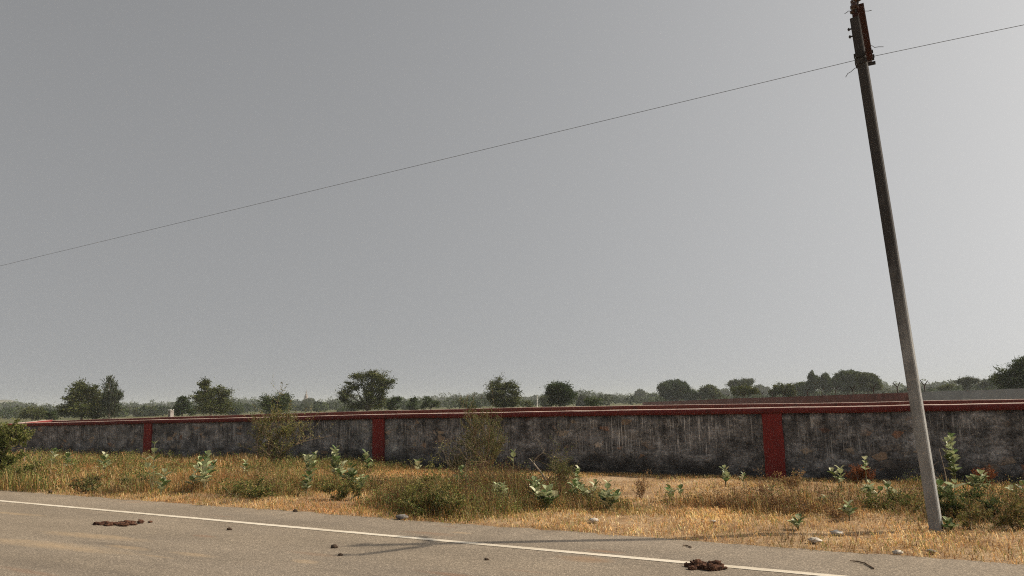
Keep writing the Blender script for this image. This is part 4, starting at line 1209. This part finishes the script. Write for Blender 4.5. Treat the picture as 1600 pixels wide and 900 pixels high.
shrub('dried_plant', 'spreading rust brown dried plant against the wall right of the tall milkweed', g_, .55, .55, [7, 5, 3], 8, .027, RUST, M['twig'], 26, cat='plant', stem_r=.005, whip=0)
g_ = gnd(1238, 764)
shrub('dried_plant', 'small straw brown dried plant at the right foot of the right red pillar', g_, .35, .5, [6, 4, 3], 7, .026, STRAWC, M['twig'], 27, cat='plant', stem_r=.004)
for (px, py, h, w_, lab, sd) in [
        (1180, 795, .62, .7, 'leafless dark twig weed on the bare verge below the right red pillar', 31),
        (1120, 800, .42, .6, 'low brown dry weed tuft in the middle of the bare verge', 32),
        (1262, 808, .45, .8, 'reddish dry weed left of the flat spreading milkweed', 33),
        (1210, 802, .5, .7, 'thin straw weed with dark stems right of the leafless twig weed', 34),
        (1575, 820, .6, .8, 'tall rusty dry weed near the right edge', 35),
        (1605, 815, .65, .8, 'straw dry weed cut by the right edge', 36),
        (1300, 812, .4, .7, 'brown dry weed behind the pale stones by the road', 37),
        (1008, 782, .5, .25, 'single spindly dark weed on the sand right of the bright milkweed clump', 38),
        (420, 770, .5, .6, 'reddish dry weed under the taller thorn shrub', 39),
        (590, 772, .62, .6, 'tall reddish dry weed right of the milkweed cluster', 40)]:
    g_ = gnd(px, py)
    shrub('dry_weed', lab, g_, h * .85, w_, [5, 4, 3], 3, .024, STRAWC + RUST[:1], M['twig'], sd, cat='weed', stem_r=.0055)

random.seed(99)
# dead branch
g_ = gnd(872, 776); Yb = g_[1]
P = [at_y(px, py, Yb) - g_ for px, py in ((872, 780), (855, 752), (846, 738), (835, 725), (834, 720), (841, 713), (848, 708), (851, 700))]
P = [p + np.array([0, random.uniform(-.03, .03), 0]) for p in P]
dbn = MB(); dbn.tube(P, [.020, .018, .017, .016, .015, .012, .009, .005], 6)
dbn.tube([P[3], at_y(829, 718, Yb) - g_, at_y(826, 716, Yb) - g_], [.010, .007, .004], 5)
dbn.tube([P[6], at_y(853, 708, Yb) - g_], [.008, .004], 5)
dbn.tube([P[1], at_y(862, 742, Yb) - g_, at_y(866, 728, Yb) - g_], [.009, .006, .003], 5)
o = dbn.build('dead_branch', M['pale_twig']); o.location = tuple(g_); tag(o, 'bare crooked dead branch forked at the top standing up before the wall', 'branch')
g_ = gnd(1485, 775); dbn = MB()
for pts, r0 in (([(1483, 775), (1476, 735), (1467, 700)], .008), ([(1482, 768), (1468, 752), (1460, 742)], .007), ([(1460, 735), (1458, 728), (1467, 720)], .006)):
    Q_ = [at_y(a, b_, g_[1]) - g_ for a, b_ in pts]; dbn.tube(Q_, np.linspace(r0, r0 * .45, 3), 5)
o = dbn.build('dead_branch', M['pale_twig']); o.location = tuple(g_); tag(o, 'thin bare leaning twigs close behind the pole on its right', 'branch')
g_ = gnd(55, 735); dbn = MB()
for (a0, b0), (a1, b1) in (((42, 722), (56, 700)), ((60, 717), (66, 708)), ((38, 725), (39, 700))):
    dbn.tube([at_y(a0, b0 + 8, g_[1]) - g_, at_y(a1, b1, g_[1]) - g_], [.016, .010], 5)
o = dbn.build('dead_branch', M['pale_twig']); o.location = tuple(g_); tag(o, 'three pale dead stalks slanting right of the large green bush at the left edge', 'branch')

# ------------------------------------------------------------------ SMALL THINGS ON THE ROAD
def blob(px, py, name, label, cat, mat, parts, group=None):
    g_ = gnd(px, py, .004); b = MB()
    for i, (dx, dy, dz, rx, ry, rz, rough) in enumerate(parts):
        b.lump((dx, dy, dz), (rx, ry, rz), seed=px * .37 + i, rough=rough, sub=3, freq=3.4)
    o = b.build(name, mat, smooth=True); o.location = tuple(g_); tag(o, label, cat, group)
    return o


def dung_parts(n, L, seed, hz=.035, ysp=.05):
    random.seed(seed); out = []
    for i in range(n):
        t_ = random.uniform(-1, 1); r_ = random.uniform(.016, .05)
        cl = random.choice((-.75, -.1, .25, .8)); t_ = cl + random.gauss(0, .22)
        out.append((t_ * L, random.gauss(0, ysp) + .1 * math.sin(cl * 5) * ysp * 10, hz * random.uniform(.1, .8), r_ * random.uniform(1, 1.8), r_ * random.uniform(.7, 1.2), min(r_, hz) * random.uniform(.5, 1.1), .75))
    return out


p_ = dung_parts(34, .095, 1, .042) + [(-.15, -.05, .012, .045, .035, .022, .6), (-.17, .10, .014, .03, .025, .024, .6), (.12, .02, .03, .035, .03, .04, .6), (-.07, .03, .03, .04, .035, .04, .6), (.20, -.01, .006, .014, .012, .01, .5), (.165, -.01, .008, .018, .014, .012, .5)]
cr = np.array([math.cos(YAW), math.sin(YAW)])


def turn(parts):
    return [(p[0] * cr[0] - p[1] * cr[1], p[0] * cr[1] + p[1] * cr[0], *p[2:]) for p in parts]


blob(1103, 888, 'dung_pile', 'dark brown dung pile lying across the white road line', 'dung', M['dung'], turn(p_))
p_ = dung_parts(70, .27, 2, .020, .075) + [(.33, .04, .02, .06, .04, .035, .5), (-.32, 0, .014, .07, .04, .025, .6), (.18, -.14, .012, .09, .035, .016, .6), (.08, -.13, .01, .06, .03, .014, .6), (.27, -.12, .01, .05, .03, .014, .6), (.46, .08, .012, .03, .03, .018, .4)]
blob(184, 819, 'dung_pile', 'trampled reddish brown dung smeared on the road at the left', 'dung', M['dung'], turn(p_))
for (px, py, r_, lab, m_) in [
        (522, 856, .035, 'dark clod on the asphalt left of the pole shadow tip', 'clod'), (532, 868, .022, 'small brown clod just below the dark one left of the shadow tip', 'clod'),
        (461, 799, .032, 'black clod at the road edge below the taller thorn shrub', 'clod'), (358, 828, .03, 'dark flat clod below the white line at left', 'clod'),
        (760, 875, .02, 'small dark clod below the white line near the pole shadow', 'clod'), (79, 770, .045, 'dark clod on the grass edge at far left', 'clod')]:
    random.seed(int(px)); blob(px, py, 'clod', lab, 'clod', M[m_], [(0, 0, r_ * .35, r_ * 1.2, r_ * .9, r_ * .8, .45), (r_ * .9, r_ * .3, r_ * .2, r_ * .6, r_ * .5, r_ * .45, .45)], 'clods on the road')
for (px, py, r_, lab, m_) in [
        (1274, 850, .055, 'flat white stone nearest the road edge left of the pole', 'stone'), (1308, 837, .055, 'white stone in straw above the flat one left of the pole', 'stone'),
        (1403, 866, .04, 'small white stone at the road edge left of the pole foot', 'stone'), (928, 820, .05, 'pinkish white stone in straw below the bright milkweed clump', 'stone'),
        (628, 811, .075, 'flat grey stone at the road edge below the feathery weed bush', 'grey_stone'), (1115, 823, .03, 'tiny pale stone in the straw above the dung pile', 'stone'),
        (1455, 866, .035, 'dark stone at the road edge below the pole', 'grey_stone')]:
    g_ = gnd(px, py); z_ = float(ground_z(np.array([g_[0]]), np.array([g_[1]]))[0])
    o = blob(px, py, 'stone', lab, 'stone', M[m_], [(0, 0, r_ * .3, r_ * 1.3, r_ * .85, r_ * .55, .35)], 'loose stones on the verge')
    o.location.z = z_ + .02
for pts, lab in (([(1328, 876), (1340, 877), (1352, 880), (1362, 886), (1365, 888)], 'curved dry twig lying on the road at the right'),
                 ([(1067, 852), (1073, 852), (1080, 855)], 'short dry twig on the road above the white line, right of the shadow')):
    g_ = gnd(*pts[0], .012); b = MB(); b.tube([gnd(a, b_, .014) - g_ for a, b_ in pts], np.linspace(.006, .009, len(pts)), 5)
    o = b.build('twig', M['twig']); o.location = tuple(g_); tag(o, lab, 'twig')

# ------------------------------------------------------------------ HAZE
bm = bmesh.new(); bmesh.ops.create_cube(bm, size=1)
me = bpy.data.meshes.new('haze'); bm.to_mesh(me); bm.free()
hz = bpy.data.objects.new('haze', me); COL.objects.link(hz)
HZT = 26.0
hz.scale = (6600, 6600, HZT + 1.6); hz.location = (0, 0, (HZT - 1.6) / 2)
m = bpy.data.materials.new('haze_air'); m.use_nodes = True; nt = m.node_tree
for nd in list(nt.nodes):
    if nd.type != 'OUTPUT_MATERIAL': nt.nodes.remove(nd)
pv = nt.nodes.new('ShaderNodeVolumePrincipled'); pv.inputs['Color'].default_value = (.77, .82, .83, 1); pv.inputs['Density'].default_value = .00030
pv.inputs['Anisotropy'].default_value = 0.0
nt.links.new(pv.outputs[0], [n_ for n_ in nt.nodes if n_.type == 'OUTPUT_MATERIAL'][0].inputs['Volume'])
me.materials.append(m); tag(hz, 'thin pale dusty haze in the air', 'haze', kind='stuff')

# ------------------------------------------------------------------ SKY, SUN, CAMERA
EL, AZ = math.radians(46), math.radians(58)     # azimuth from +Y towards +X
wd = bpy.data.worlds.new('World'); scene.world = wd; wd.use_nodes = True
nt = wd.node_tree; bg = nt.nodes['Background']
sky = nt.nodes.new('ShaderNodeTexSky'); sky.sky_type = 'NISHITA'; sky.sun_disc = False
sky.sun_elevation = EL; sky.sun_rotation = AZ; sky.altitude = 200; sky.air_density = 1.0; sky.dust_density = 2.6; sky.ozone_density = 1.0
tcw = nt.nodes.new('ShaderNodeTexCoord'); mpw = nt.nodes.new('ShaderNodeMapping'); mpw.inputs['Scale'].default_value = (1, 1, .34); mpw.inputs['Location'].default_value = (0, 0, .44)
nt.links.new(tcw.outputs['Generated'], mpw.inputs[0])
nrm_ = nt.nodes.new('ShaderNodeVectorMath'); nrm_.operation = 'NORMALIZE'; nt.links.new(mpw.outputs[0], nrm_.inputs[0]); nt.links.new(nrm_.outputs[0], sky.inputs[0])
hs = nt.nodes.new('ShaderNodeHueSaturation'); hs.inputs['Saturation'].default_value = .22
nt.links.new(sky.outputs[0], hs.inputs['Color'])
tint = nt.nodes.new('ShaderNodeMix'); tint.data_type = 'RGBA'; tint.blend_type = 'MULTIPLY'; tint.inputs[0].default_value = 1.0
tint.inputs[7].default_value = (1.072, 1.025, .938, 1)
gm = nt.nodes.new('ShaderNodeGamma'); gm.inputs[1].default_value = 1.28
nt.links.new(hs.outputs[0], gm.inputs[0]); nt.links.new(gm.outputs[0], tint.inputs[6]); nt.links.new(tint.outputs[2], bg.inputs[0]); bg.inputs[1].default_value = .084
sd = bpy.data.lights.new('Sun', 'SUN'); sd.energy = 4.4; sd.angle = math.radians(.6); sd.color = (1.0, .87, .69)
so_ = bpy.data.objects.new('Sun', sd); COL.objects.link(so_)
sv = Vector((math.sin(AZ) * math.cos(EL), math.cos(AZ) * math.cos(EL), math.sin(EL)))
so_.rotation_euler = sv.to_track_quat('Z', 'Y').to_euler(); so_.location = (20, 20, 30)

cd = bpy.data.cameras.new('Camera'); cam = bpy.data.objects.new('Camera', cd); COL.objects.link(cam)
cd.sensor_width = 36; cd.lens = 36 * F / 1600; cd.clip_start = .05; cd.clip_end = 6000
cam.matrix_world = Matrix(((CR[0], CU[0], -CW[0], 0), (CR[1], CU[1], -CW[1], 0), (CR[2], CU[2], -CW[2], CH), (0, 0, 0, 1)))
scene.camera = cam
scene.view_settings.view_transform = 'Standard'; scene.view_settings.look = 'None'
scene.view_settings.exposure = 0.0; scene.view_settings.gamma = 1.0; scene.view_settings.use_curve_mapping = False
scene.cycles.volume_bounces = 1
scene.cycles.use_denoising = False
scene.cycles.use_adaptive_sampling = False
scene.cycles.filter_width = 1.1
scene.cycles.max_bounces = 6
